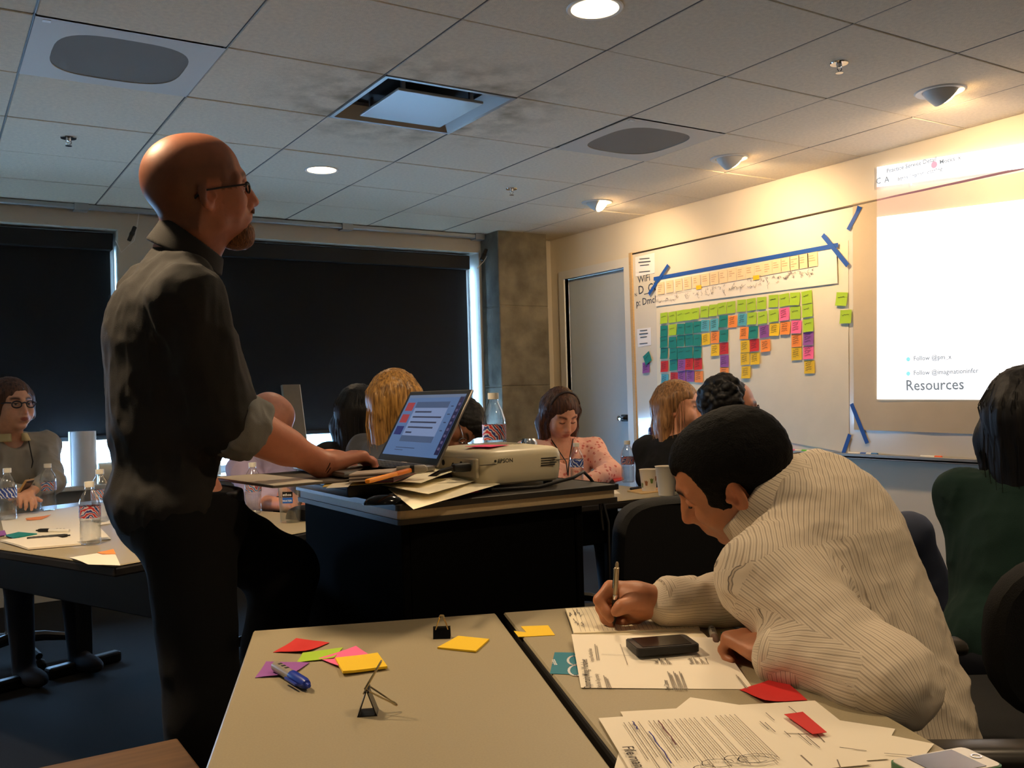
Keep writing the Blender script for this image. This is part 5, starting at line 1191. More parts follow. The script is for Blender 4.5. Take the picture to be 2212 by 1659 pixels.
def add_torso(S, nk, ch, pv, shl, shr, w=1.0, g=0.0, d=1.0, neck=True, hip=1.0):
    up = unit(nk-pv); left = unit(shl-shr); fwd = unit(np.cross(left, up)); left = np.cross(up, fwd); R = np.stack([fwd, left, up], 1)
    S.ell(ch, ((.112*d+g), .155*w+g, .165+g), R, .06); m = (ch+pv)/2
    S.ell(m, (.105*d+g, .142*w+g, .15+g), R, .06); S.ell(pv, (.115*d*hip+g, .165*w*hip+g, .12+g), R, .06)
    t = nk-up*.035
    for sh in (shl, shr): S.cap(t, sh, .05+g, .056+g, .05)
    return R
def add_arm(S, sh, el, wr, g=0.0, r=(.052, .041, .041, .027), k=.03):
    S.cap(sh, el, r[0]+g, r[1]+g, k); S.cap(el, wr, r[2]+g, r[3]+g, k*.7)
def chain(S, pts, rs, k=.004):
    for i in range(len(pts)-1): S.cap(pts[i], pts[i+1], rs[i], rs[i+1], k)
def add_hand(S, wr, fwd, dn, side, curl=(.35, .5, .4), s=1.0, spread=.03, thumb=(.7, .3), k=.005, wide=1.0):
    """fwd: wrist to knuckles; dn: out of the palm; side: towards the thumb"""
    f = unit(fwd); dn = unit(dn-f*(dn@f)); l = unit(side-f*(side@f)-dn*(side@dn)); R = np.stack([f, l, dn], 1)
    S.box(wr+f*.048*s, np.array((.046, .036*wide, .0125))*s, R, .012*s, .012*s); S.cap(wr-f*.01, wr+f*.03*s, .025*s, .024*s, .015)
    for i, (o, ln, r) in enumerate(((.029, .072, .0088), (.010, .08, .0090), (-.010, .074, .0086), (-.028, .058, .0076))):
        b = wr+f*(.088-.006*abs(i-1))*s+l*o*wide*s; a = spread*(1.4-i); d0 = f*math.cos(a)+l*math.sin(a); ang = 0; pts = [b]
        for sg, cv in zip((.45, .30, .25), curl):
            ang += cv*(1+.08*i); pts.append(pts[-1]+(d0*math.cos(ang)+dn*math.sin(ang))*ln*sg*s)
        chain(S, pts, [r*s*1.12, r*s*1.02, r*s*.95, r*s*.85], k*s)
    b = wr+f*.022*s+l*.026*s+dn*.006*s; d1 = unit(f*math.cos(thumb[0])+l*math.sin(thumb[0])+dn*thumb[1]); d2 = unit(f+l*.25+dn*thumb[1]*.6)
    chain(S, [b, b+d1*.04*s, b+d1*.04*s+d2*.03*s, b+d1*.04*s+d2*.055*s], [.0155*s, .0115*s, .0105*s, .009*s], .008*s)
def folds(seed, amp, sc=(9, 9, 9), R=None):
    """cloth folds: ridged noise, stretched by sc in the frame R"""
    sc = np.array(sc, float)
    def fn(P):
        q = (P if R is None else P@R)*sc; n = vnoise(q+7.3*seed, seed); n2 = vnoise(q*2.1+3.1, seed+5)
        return -amp*((1-np.abs(2*n-1))**2*.75+(1-np.abs(2*n2-1))**2*.35-.45)
    return (fn, amp)
def person(label, base, group=None):
    return thing('person', label, 'person', T(*base), group)
def put(o, t): o.matrix_parent_inverse = t.matrix_world.inverted(); return o
bpy.context.view_layer.update()
def lashes(t, pos, R, s, col=(20, 14, 12), zc=-.0075):
    W4 = frame(R[:, 0]*s, R[:, 1]*s, R[:, 2]*s, pos)
    for y in (-1, 1): put(MB().tube([W4 @ Vector((px_, y*py_, pz_)) for px_, py_, pz_ in ((.0915, .0175, zc+.001), (.0955, .025, zc-.0005), (.0955, .033, zc-.0008), (.0915, .041, zc+.0005), (.0865, .047, zc+.002))], .0013*s, 5).build('eyelashes', mat('eyelash_%d' % col[0], col, .7), t, True), t)
def glasses(t, pos, R, s, m, lens=True, w=.03, temple=True, thick=.0016, hgt=.017, fx=.108):
    W4 = frame(R[:, 0]*s, R[:, 1]*s, R[:, 2]*s, pos); g = None
    mb = MB()
    for y in (-1, 1):
        pts = [W4 @ Vector((fx-.006*abs((.034+w*.72*math.cos(a))*1.0)/.06, y*(.034+w*.72*math.cos(a)), -.004+hgt*(abs(math.sin(a))**.8)*(1 if math.sin(a) > 0 else -1))) for a in [2*PI*k/18 for k in range(18)]]
        mb.tube(pts, thick*s, 6, closed=True)
        if temple: mb.tube([W4 @ Vector(p) for p in ((fx-.008, y*.058, .004), (.085, y*.072, .006), (.03, y*.079, .004), (-.015, y*.083, .001), (-.032, y*.08, -.014))], thick*s, 6)
    mb.tube([W4 @ Vector(p) for p in ((fx, -.012, .001), (fx+.004, 0, .005), (fx, .012, .001))], thick*s, 6)
    g = put(mb.build('glasses', m, t, True), t)
    if lens:
        for y in (-1, 1):
            mb = MB(); n = 18; mb.add([W4 @ Vector((fx-.004, y*(.034+w*.7*math.cos(2*PI*k/n)), -.004+hgt*.97*(abs(math.sin(2*PI*k/n))**.8)*(1 if math.sin(2*PI*k/n) > 0 else -1))) for k in range(n)], [tuple(range(n))])
            l_ = mb.build('lens', glass('spectacle_lens', (240, 245, 245), .12), g); l_.matrix_parent_inverse = t.matrix_world.inverted()
    return g
def cloth(name, col, rough=.85, bump=.25, bscale=600, noise=.06, sheen=.0): return mat(name, col, rough, bump=bump, bscale=bscale, noise=noise, nscale=14, sheen=sheen)
# ---------------------------------------------------------------- the standing speaker
def standing():
    pos, R = np.array((.543, 2.181, 1.678)), np.array(Matrix.Rotation(-.12, 3, 'Z'))@np.stack([(.98, .097, .175), (-.138, .962, .236), (-.146, -.256, .956)], 1); s = 1.04
    nk = A(392, 550, 2.15); ch = A(352, 735, 2.13); pv = A(388, 1085, 2.14)
    shr = A(404, 648, 1.985); shl = A(330, 640, 2.28)
    elr = A(500, 912, 2.03); wrr = A(700, 1003, 2.18); ell_ = A(455, 905, 2.42); wrl = A(652, 985, 2.36)
    hipr = pv+np.array((0, -.09, -.03)); hipl = pv+np.array((.02, .09, -.03))
    knr = np.array((.50, 2.08, .52)); anr = np.array((.44, 2.1, .09)); knl = np.array((.735, 2.22, .77)); anl = np.array((.63, 2.32, .12))
    t = person('bald standing man with goatee and glasses, dark rolled-sleeve shirt, typing on the laptop', (.5, 2.15, 0))
    S = Solid(); add_head(S, pos, R, s, jaw=.98, nose=1.0)
    S.cap(pos+R@np.array((-.028, 0, -.06))*s, nk, .056, .064, .035); S.cap(pos+R@np.array((.01, 0, -.085))*s, nk+np.array((.035, 0, .0)), .042, .05, .035)
    S.cap(pos+R@np.array((-.02, -.05, -.08))*s, nk+np.array((.06, -.03, .02)), .014, .012, .03)
    add_torso(S, nk, ch, pv, shl, shr, .98, -.02); add_arm(S, shr, elr, wrr, 0, (.05, .045, .047, .0285)); add_arm(S, shl, ell_, wrl, 0, (.05, .045, .047, .0285))
    S.cap(elr+np.array((.02, 0, -.005)), elr*.45+wrr*.55, .048, .037, .03)
    for h_, k_, a_ in ((hipr, knr, anr), (hipl, knl, anl)): S.cap(h_, k_, .075, .052, .04); S.cap(k_, a_, .05, .035, .03)
    add_hand(S, wrr, np.array((.93, .12, .14)), np.array((.1, 0, -1)), np.array((0, 1, 0)), (.5, .6, .5), 1.12)
    add_hand(S, wrl, np.array((.96, -.1, .0)), np.array((0, 0, -1)), np.array((0, -1, 0)), (.4, .6, .5), 1.0)
    edge = lambda x, y, z: np.clip(1.15-np.abs((z-.012+.6*(x+.02))*0)-np.clip((x-.048-.25*np.abs(y))/.012, 0, 2)-np.clip((-.075-z)/.02, 0, 2)-np.clip((.03-z-np.clip(-(x+.0), 0, .05)*3)/.02, 0, 2)*(np.abs(x) < .03)-np.clip((x-.02)/.012, 0, 1)*(z < .0), 0, 1)*(.35+.45*np.clip((.1-z)/.05, 0, 1))
    b = solid_obj('body', S, .0042, M_skin, t, head_tint(pos, R, s, (190, 120, 90), (150, 86, 70), (120, 72, 42), ((92, 54, 34), edge), stubble=(150, 92, 62)), 1); put(b, t)
    lashes(t, pos, R, s, (60, 36, 22), -.002)
    # goatee
    G_ = Solid(); L = lambda *p: pos+R@np.array(p)*s
    G_.ell(L(.078, 0, -.112), np.array((.031, .036, .030))*s, R, .02).ell(L(.06, 0, -.122), np.array((.03, .032, .016))*s, R, .02).ell(L(.092, 0, -.098), np.array((.014, .022, .012))*s, R, .015)
    G_.cap(L(.108, -.02, -.06), L(.113, 0, -.0565), .0035, .004, .006).cap(L(.108, .02, -.06), L(.113, 0, -.0565), .0035, .004, .006); G_.mods.append(folds(3, .003, (150, 150, 60), R))
    put(solid_obj('goatee', G_, .003, hair_mat('ginger_beard', (56, 34, 20), (150, 96, 54), .6, sc=220), t, None, 0), t)
    # shirt
    S = Solid(); Rt = add_torso(S, nk, ch, pv, shl, shr, 1.0, .008, 1.06); up = Rt[:, 2]
    S.ell(ch*.55+pv*.45+Rt[:, 0]*.02, (.13, .165, .2), Rt, .06); cufr = elr*.86+wrr*.14; cufl = ell_*.8+wrl*.2
    S.cap(shr, elr, .070, .064, .045); S.cap(elr, cufr, .064, .064, .02); S.cap(shl, ell_, .068, .062, .045); S.cap(ell_, cufl, .062, .06, .02)
    S.ell(pv+up*.0, (.15, .19, .10), Rt, .05)
    S.mods.append(folds(1, .012, (11, 11, 6.5))); S.mods.append(folds(2, .006, (26, 26, 12)))
    da = unit(wrr-elr); S.cut(cufr-da*.008, da, .006); S.cut(pv-up*.06, -up, .01)
    put(solid_obj('shirt', S, .006, cloth('charcoal_shirt', (34, 32, 29), .85), t, None, 1), t)
    for (c, d_, r) in ((cufr, da, .074), (cufl, unit(wrl-ell_), .069)):              # rolled cuffs
        C_ = Solid(); C_.cap(c-d_*.025, c+d_*.012, r, r-.002, .01); C_.cut(c+d_*.026, d_, .008); C_.cut(c-d_*.04, -d_, .008)
        C_.mods.append(folds(6, .008, (34, 34, 20)))
        put(solid_obj('rolled_cuff', C_, .0042, cloth('charcoal_cuff', (118, 118, 114), .85), t, None, 1), t)
    # collar: a standing band with a folded fall
    C_ = Solid(); ax = unit(pos+R@np.array((-.02, 0, -.07))*s-nk); c0 = nk+ax*.02; left = Rt[:, 1]; fw = np.cross(left, ax); Rc = np.stack([fw, left, ax], 1)
    C_.cap(c0-ax*.05+fw*.008, c0+ax*.03+fw*.008, .1, .079, .01); C_.cap(c0-ax*.1+fw*.01, c0+ax*.12+fw*.01, .076, .07, .006, 's'); C_.cut(c0+ax*.03, ax+fw*.28, .004); C_.cut(c0-ax*.025, -ax-fw*.1, .004); C_.ell(c0+fw*.11+ax*.03, (.035, .03, .09), Rc, .01, 's')
    put(solid_obj('collar', C_, .004, cloth('charcoal_shirt', (34, 32, 29)), t, None, 1), t)
    # trousers, belt, shoes
    S = Solid(); S.ell(pv-up*.03, (.135, .178, .11), Rt, .05)
    for h_, k_, a_ in ((hipr, knr, anr), (hipl, knl, anl)): S.cap(h_, k_, .098, .074, .06); S.cap(k_, a_, .074, .06, .04)
    S.cut(pv+up*.03, up, .01); S.mods.append(folds(8, .01, (9, 9, 5)))
    tr = put(solid_obj('trousers', S, .008, cloth('black_denim', (8, 8, 9), .95), t, None, 1), t)
    B_ = Solid(); B_.ell(pv+up*.005, (.139, .182, .12), Rt, .02); B_.cut(pv+up*.03, up, .004); B_.cut(pv-up*.012, -up, .004)
    put(solid_obj('belt', B_, .006, mat('belt_leather', (16, 13, 11), .45), t, None, 0), t)
    from mathutils.bvhtree import BVHTree
    bv = BVHTree.FromPolygons([v.co for v in tr.data.vertices], [p.vertices for p in tr.data.polygons]); hp_, hn_, _, _ = bv.ray_cast(CAM, ray(263, 1132))
    if hp_ is not None:                                       # small stitched mark on the back pocket
        zz = hn_.normalized(); xx = Vector((0, 0, 1)).cross(zz).normalized(); o_ = lettering('P', .014, mat('stitch_tan', (150, 130, 90), .7), t, None); o_.matrix_parent_inverse = t.matrix_world.inverted(); o_.matrix_basis = frame(xx, zz.cross(xx), zz, hp_+zz*.0025)
    for a_ in (anr, anl):
        S = Solid(); S.ell(a_+np.array((.06, 0, -.05)), (.14, .048, .04), None, .02); S.cap(a_, a_+np.array((.01, 0, -.05)), .05, .05, .03); S.cut(a_*np.array((1, 1, 0))+np.array((0, 0, a_[2]-.085)), (0, 0, -1), .004)
        put(solid_obj('shoe', S, .007, mat('black_shoe', (14, 12, 11), .4), t, None, 1), t)
    glasses(t, pos, R, s, mat('dark_frame', (18, 15, 14), .35), True, .026, True, .0024, .0115, .102)
    c = wrr+unit(wrr-elr)*-.005; d_ = unit(wrr-elr); x = unit(np.cross(d_, (0, 0, 1))); y = np.cross(d_, x)
    for o_ in (0, .006): put(MB().tube([Vector(c+d_*o_+(x*math.cos(a)+y*math.sin(a)*.92)*.0325) for a in [2*PI*k/20 for k in range(20)]], .0019, 6, closed=True).build('cord_bracelet', mat('brown_cord', (74, 40, 30), .7), t, True), t)
standing()
# ---------------------------------------------------------------- the man writing in the notebook
def stripe_mat():
    m = bpy.data.materials.new('pinstripe_cotton'); m.use_nodes = True; nt = m.node_tree; b = nt.nodes['Principled BSDF']; N_ = nt.nodes.new
    at_ = N_('ShaderNodeAttribute'); at_.attribute_name = 'stripe'
    def mth(op, a, v): n = N_('ShaderNodeMath'); n.operation = op; nt.links.new(a, n.inputs[0]); n.inputs[1].default_value = v; return n.outputs[0]
    def line(period, width, off):
        f = mth('FRACT', mth('MULTIPLY', mth('ADD', at_.outputs['Fac'], off), 1/period), 0); d = mth('ABSOLUTE', mth('SUBTRACT', f, .5), 0); r = N_('ShaderNodeMapRange'); nt.links.new(d, r.inputs[0])
        r.inputs[1].default_value = width*.5; r.inputs[2].default_value = width*.5+.05; r.inputs[3].default_value = 1; r.inputs[4].default_value = 0; return r.outputs[0]
    mx = N_('ShaderNodeMix'); mx.data_type = 'RGBA'; mx.inputs[6].default_value = srgb(214, 200, 178); mx.inputs[7].default_value = srgb(70, 62, 62); nt.links.new(line(.0078, .13, 5), mx.inputs[0])
    m2 = N_('ShaderNodeMix'); m2.data_type = 'RGBA'; m2.inputs[7].default_value = srgb(192, 176, 154); nt.links.new(mx.outputs[2], m2.inputs[6]); nt.links.new(line(.0039, .16, 5.0019), m2.inputs[0])
    nt.links.new(m2.outputs[2], b.inputs['Base Color']); b.inputs['Roughness'].default_value = .8; b.inputs['Specular IOR Level'].default_value = .25
    return m
def writer():
    pos = np.array((1.258, 1.244, 1.032)); R = np.stack([(-.432, .768, -.473), (-.706, -.614, -.353), (-.562, .181, .807)], 1); s = 1.0
    nk = A(1718, 1062, 1.73); ch = A(1790, 1225, 1.70); pv = A(1912, 1615, 1.60)
    shl = A(1656, 1240, 1.56); shr = A(1800, 1128, 1.87)
    ell_ = A(1898, 1470, 1.345); wrl = A(1668, 1415, 1.455); elr = A(1668, 1285, 1.80); wrr = A(1428, 1302, 1.745)
    t = person('man in a pinstriped shirt leaning over the table and writing in a notebook', (1.5, 1.0, 0))
    S = Solid(); add_head(S, pos, R, s, jaw=1.03, nose=1.03, crown=.9)
    S.cap(pos+R@np.array((-.03, 0, -.05))*s, nk, .058, .066, .035); S.cap(pos+R@np.array((.01, 0, -.085))*s, nk, .042, .05, .035)
    add_torso(S, nk, ch, pv, shl, shr, 1.0, -.02); add_arm(S, shl, ell_, wrl, -.004); add_arm(S, shr, elr, wrr, -.004)
    # right hand closed round the pen
    H_ = lambda x, y, D: A(1260+x/8.295, 1190+y/8.295, D)
    wr = wrr; S.cap(wr, H_(980, 860, 1.755), .027, .031, .02); S.cap(H_(1000, 900, 1.74), H_(620, 740, 1.765), .030, .022, .02); S.cap(H_(1000, 1000, 1.77), H_(700, 1050, 1.79), .026, .02, .02)
    chain(S, [H_(620, 700, 1.76), H_(480, 650, 1.752), H_(285, 880, 1.742), H_(400, 1080, 1.732), H_(480, 1215, 1.727)], [.015, .0125, .0112, .0100, .0085], .005)
    chain(S, [H_(640, 800, 1.785), H_(470, 780, 1.785), H_(320, 1010, 1.765), H_(400, 1220, 1.75), H_(505, 1300, 1.742)], [.015, .0125, .0112, .0100, .0085], .005)
    chain(S, [H_(760, 900, 1.795), H_(560, 960, 1.795), H_(500, 1180, 1.78), H_(620, 1285, 1.765), H_(720, 1290, 1.755)], [.014, .012, .0108, .0095, .0085], .005)
    chain(S, [H_(900, 960, 1.795), H_(740, 1080, 1.79), H_(740, 1230, 1.775), H_(860, 1270, 1.765), H_(985, 1235, 1.755)], [.014, .011, .0100, .009, .008], .005)
    chain(S, [H_(1080, 940, 1.735), H_(880, 960, 1.722), H_(690, 1000, 1.712), H_(590, 1085, 1.712)], [.020, .0155, .0128, .0105], .008)
    # left hand, loosely closed on the table
    d_ = unit(A(1598, 1380, 1.53)-wrl); add_hand(S, wrl+d_*.005, d_+np.array((0, 0, .05)), np.array((0, 0, -1)), cF*1.0+cR*.3, (.85, 1.1, .7), .96, .02, (.5, .5))
    b = solid_obj('body', S, .0040, M_skin, t, head_tint(pos, R, s, (176, 116, 82), (136, 76, 62), (22, 16, 14), None, stubble=(150, 104, 78)), 1); put(b, t)
    lashes(t, pos, R, s)
    # short black hair
    L = lambda *p: pos+R@np.array(p)*s; Hh = Solid()
    skull(Hh, pos, R, s, .0065, .9)
    for y in (-1, 1):
        Hh.ell(L(-.008, y*.09, -.018), np.array((.024, .024, .036))*s, R, .008, 's'); Hh.ell(L(.086, y*.068, .026), np.array((.044, .04, .058))*s, R, .010, 's')
    Hh.ell(L(.115, 0, .016), np.array((.056, .07, .060))*s, R, .010, 's').ell(L(.07, 0, -.062), np.array((.075, .1, .066))*s, R, .010, 's')
    Hh.cut(L(-.06, 0, -.082), R@np.array((-.25, 0, -1)), .012); Hh.mods.append(folds(4, .0016, (90, 90, 90))); Hh.mods.append(folds(9, .0016, (320, 320, 320)))
    put(solid_obj('hair', Hh, .0035, hair_mat('short_black_hair', (2, 2, 2), (8, 6, 5), .7, 'n', 160, .12), t, None, 0), t)
    # shirt with sleeves and cuffs
    S = Solid(); Rt = add_torso(S, nk, ch, pv, shl, shr, 1.03, .012, 1.1); up = Rt[:, 2]; fw = Rt[:, 0]; left = Rt[:, 1]
    S.ell(ch-fw*.025+up*.03, (.105, .16, .17), Rt, .06); S.ell((ch+pv)/2-fw*.03, (.12, .165, .21), Rt, .06); S.ell(pv-fw*.0, (.135, .175, .135), Rt, .05)
    S.cap(shl, ell_, .073, .066, .05); S.cap(ell_, wrl*.9+ell_*.1, .066, .043, .03); S.cap(shr, elr, .07, .06, .05); S.cap(elr, wrr*.94+elr*.06, .06, .041, .03)
    S.ell(ell_+np.array((0, 0, -.0)), (.07, .07, .055), None, .03)
    kc, ka = A(1648, 1080, 1.715), unit(-.80*cR+.52*cU+.12*cF); S.cap(kc-ka*.035, kc+ka*.2, .081, .1, .008, 's'); kl = unit(np.cross(ka, cF)); S.box(kc+ka*.108, (.1, .135, .135), np.stack([ka, kl, np.cross(ka, kl)], 1), .01, .012, 's'); dl, dr = unit(wrl-ell_), unit(wrr-elr); cl, cr = wrl-dl*.01, wrr-dr*.012
    S.mods.append(folds(11, .013, (8, 8, 8), Rt)); S.mods.append(folds(12, .006, (22, 22, 22)))
    arms = [(shl, ell_), (ell_, wrl), (shr, elr), (elr, wrr)]
    def corner(v, f):
        c = v[f].mean(1); best = np.full(len(f), 9.); lab = np.zeros(len(f), int)
        for i, (a, b_) in enumerate(arms):
            ba = b_-a; h = ((c-a)@ba)/(ba@ba); d = np.linalg.norm(c-a-np.clip(h, 0, 1)[:, None]*ba, axis=1)-.066; d = np.where((h < .12) & (i % 2 == 0), 9, d)
            m = d < np.minimum(best, .035); best[m] = d[m]; lab[m] = i+1
        q = (c-nk)@Rt; yoke = (lab == 0) & (q[:, 2] > -.11); lab[yoke] = 5
        P = v[f].reshape(-1, 3); lb = np.repeat(lab, 4); out = (P-ch)@left
        out = np.where(lb == 5, (P-nk)@(cR*.95-cU*.3), out)
        for i, (a, b_) in enumerate(arms):
            d_ = unit(b_-a); x = unit(np.cross(d_, (.1, .2, 1))); y = np.cross(d_, x); q = P-a; th = np.arctan2(q@y, q@x); out = np.where(lb == i+1, th*.066+(q@d_)*.04, out)
        return out+np.array(0.0)
    put(solid_obj('shirt', S, .0052, stripe_mat(), t, None, 1, corner=corner), t)
    M_s = bpy.data.materials['pinstripe_cotton']
    for c, d_, r in ((cl, dl, .047), (cr, dr, .044)):
        C_ = Solid(); C_.cap(c-d_*.05, c+d_*.012, r+.003, r, .008); C_.cap(c-d_*.0, c+d_*.06, r-.006, r-.006, .004, 's'); C_.cut(c+d_*.014, d_, .003); C_.cut(c-d_*.062, -d_, .003)
        def cc(v, f, d_=d_, c=c): return (v[f].reshape(-1, 3)-c)@d_
        put(solid_obj('cuff', C_, .0035, M_s, t, None, 1, corner=cc), t)
    # collar
    C_ = Solid(); c0 = A(1648, 1080, 1.715); ax = unit(-.80*cR+.52*cU+.12*cF); l2 = unit(left-ax*(left@ax)); f2 = np.cross(l2, ax); Rc = np.stack([f2, l2, ax], 1)
    C_.cap(c0-ax*.04, c0+ax*.04, .118, .084, .01); C_.cap(c0-ax*.12, c0+ax*.14, .088, .070, .006, 's'); C_.cut(c0+ax*.036, ax, .004); C_.cut(c0-ax*.035, -ax, .004)
    C_.ell(c0+f2*.12+ax*.02, (.05, .04, .10), Rc, .01, 's')
    put(solid_obj('collar', C_, .0035, M_s, t, None, 1, corner=lambda v, f: np.arctan2((v[f].reshape(-1, 3)-c0)@l2, (v[f].reshape(-1, 3)-c0)@f2)*.09), t)
    # trousers
    S = Solid(); fh = unit(np.array((-.75, .6, 0))); lh = np.array((-fh[1], fh[0], 0)); S.ell(pv-np.array((0, 0, .04)), (.16, .18, .12), np.stack([fh, lh, (0, 0, 1)], 1), .05)
    for y in (-1, 1):
        hp = pv+lh*y*.1+np.array((0, 0, -.05)); kn = hp+fh*.36+lh*y*.04+np.array((0, 0, -.0)); kn[2] = .5; an = kn+fh*.02; an[2] = .09
        S.cap(hp, kn, .088, .07, .05); S.cap(kn, an, .068, .052, .04)
        F_ = Solid(); F_.ell(an+fh*.06-np.array((0, 0, .045)), (.14, .048, .04), np.stack([fh, lh, (0, 0, 1)], 1), .02); F_.cap(an, an-np.array((0, 0, .05)), .046, .046, .03); F_.cut((0, 0, .004), (0, 0, -1), .003)
        put(solid_obj('shoe', F_, .008, mat('black_shoe', (14, 12, 11), .4), t, None, 1), t)
    put(solid_obj('trousers', S, .009, cloth('dark_slacks', (20, 19, 20)), t, None, 1), t)
    # the pen
    a, b_ = A(1333, 1214, 1.722), A(1325.5, 1353, 1.737); L_ = np.linalg.norm(b_-a); fr = (Vector(b_)-Vector(a)).to_track_quat('Z', 'Y').to_matrix().to_4x4(); fr.translation = Vector(a)
    p = thing('ballpoint_pen', 'silver ballpoint pen with black grip in the writing hand', 'pen', fr)
    MB().lathe([(0, 0), (.002, 0), (.0034, .004), (.0036, .01), (.0046, .011), (.0048, L_*.57)], 16, cap=False).build('barrel', mat('pen_silver', (176, 162, 136), .3, metal=.8), p, True)
    MB().lathe([(.0052, L_*.57), (.0054, L_*.6), (.005, L_*.84), (.0034, L_*.93), (.001, L_*.99), (0, L_)], 16, cap=False).build('grip', M_black, p, True)
    MB().lathe([(.0051, L_*.5), (.0054, L_*.51), (.0054, L_*.57), (.005, L_*.575)], 16, cap=False).build('ring', M_chrome, p, True)
    MB().rbox((.0055, -.0016, .012), (.007, .0016, .05), .0005, 1).build('clip', M_chrome, p)
writer()
# ---------------------------------------------------------------- the seated audience
def cam_dir(r, f, u): return unit(cR*r+cF*f+np.array((0, 0, 1.))*u)
def hair_solid(pos, R, s, cap=(.106, .086, .09), face=True, front=.11, facez=-.02, lift=.0):
    L = lambda *p: pos+R@np.array(p)*s; S = Solid()
    S.ell(L(-.016, 0, .042+lift), np.array(cap)*s, R, .02); S.ell(L(-.036, 0, .01), np.array((.084, .08, .08))*s, R, .03)
    return S, L
def cut_face(S, L, R, s, w=.066, z=.0, hx=.108, h=.075):
    S.ell(L(hx, 0, z), np.array((.062, w, h))*s, R, .012, 's')
def long_hair(t, pos, R, s, m, drop, spread=.085, back=.075, face=True, vox=.006, streak=.008, width=.035, part=True, asym=(1, 1), dn=(0, 0, -1), fx=0.0, strands=70, side=False):
    S, L = hair_solid(pos, R, s, (.110, .090, .094)); dn = unit(dn)
    for y, a in ((-1, asym[0]), (1, asym[1])):
        top = L(.012+fx, y*.072, .03); mid = L(-.005+fx, y*spread, -.06); end = mid+dn*drop*a+R[:, 1]*y*.004
        S.cap(top, mid, width*s, width*s*1.05, .03); S.cap(mid, end, width*s*1.05, width*s*.7, .03)
        b0 = L(-.06, y*.035, .0); S.cap(b0, b0+dn*(drop*.98+.06), .05*s, .036*s, .04)
    S.cap(L(-.085, 0, .0), L(-back, 0, -.03)+dn*(drop+.03), .048*s, .04*s, .04)
    if face: cut_face(S, L, R, s, .058, -.022, .098, .088)
    if side:
        for y in (-1, 1): S.ell(L(.075, y*.085, -.03), np.array((.062, .05, .078))*s, R, .012, 's')
    S.mods.append(folds(21, streak, (70, 70, 6))); S.mods.append(folds(22, streak*.5, (150, 150, 12)))
    h = put(solid_obj('hair', S, vox, m, t, None, 1), t)
    rs = random.Random(int(abs(pos[0])*1000)); mb = MB()                     # loose single strands over the outline
    for k in range(strands):
        a = rs.uniform(.9, 2*PI-.9); el_ = rs.uniform(.1, 1.2); x, y = math.cos(a), math.sin(a); p0 = L(-.016+x*.108*math.cos(el_), y*.090*math.cos(el_), .042+.095*math.sin(el_)); p1 = L(-.016+x*.117, y*.102, -.02); ln = drop*rs.uniform(.75, 1.12)+.03; w_ = rs.uniform(-.012, .016)
        pts = [p0+R@np.array((x, y, .3))*.002, (p0+p1)/2+R@np.array((x, y, .6))*.016, p1, p1+dn*ln*.5+R@np.array((x, y, 0))*(w_-.006), p1+dn*ln+R@np.array((x, y, 0))*(w_*1.4-.02)]
        q = []
        for i in range(len(pts)-1):
            for f_ in (0, .5): q.append(Vector(pts[i]*(1-f_)+pts[i+1]*f_))
        q.append(Vector(pts[-1])); mb.tube(q, [.0013]*(len(q)-2)+[.0009, .0003], 3, cap=False)
    if strands: tag(put(mb.build('loose_strands', m, t, True), t), kind='stuff')
    return h
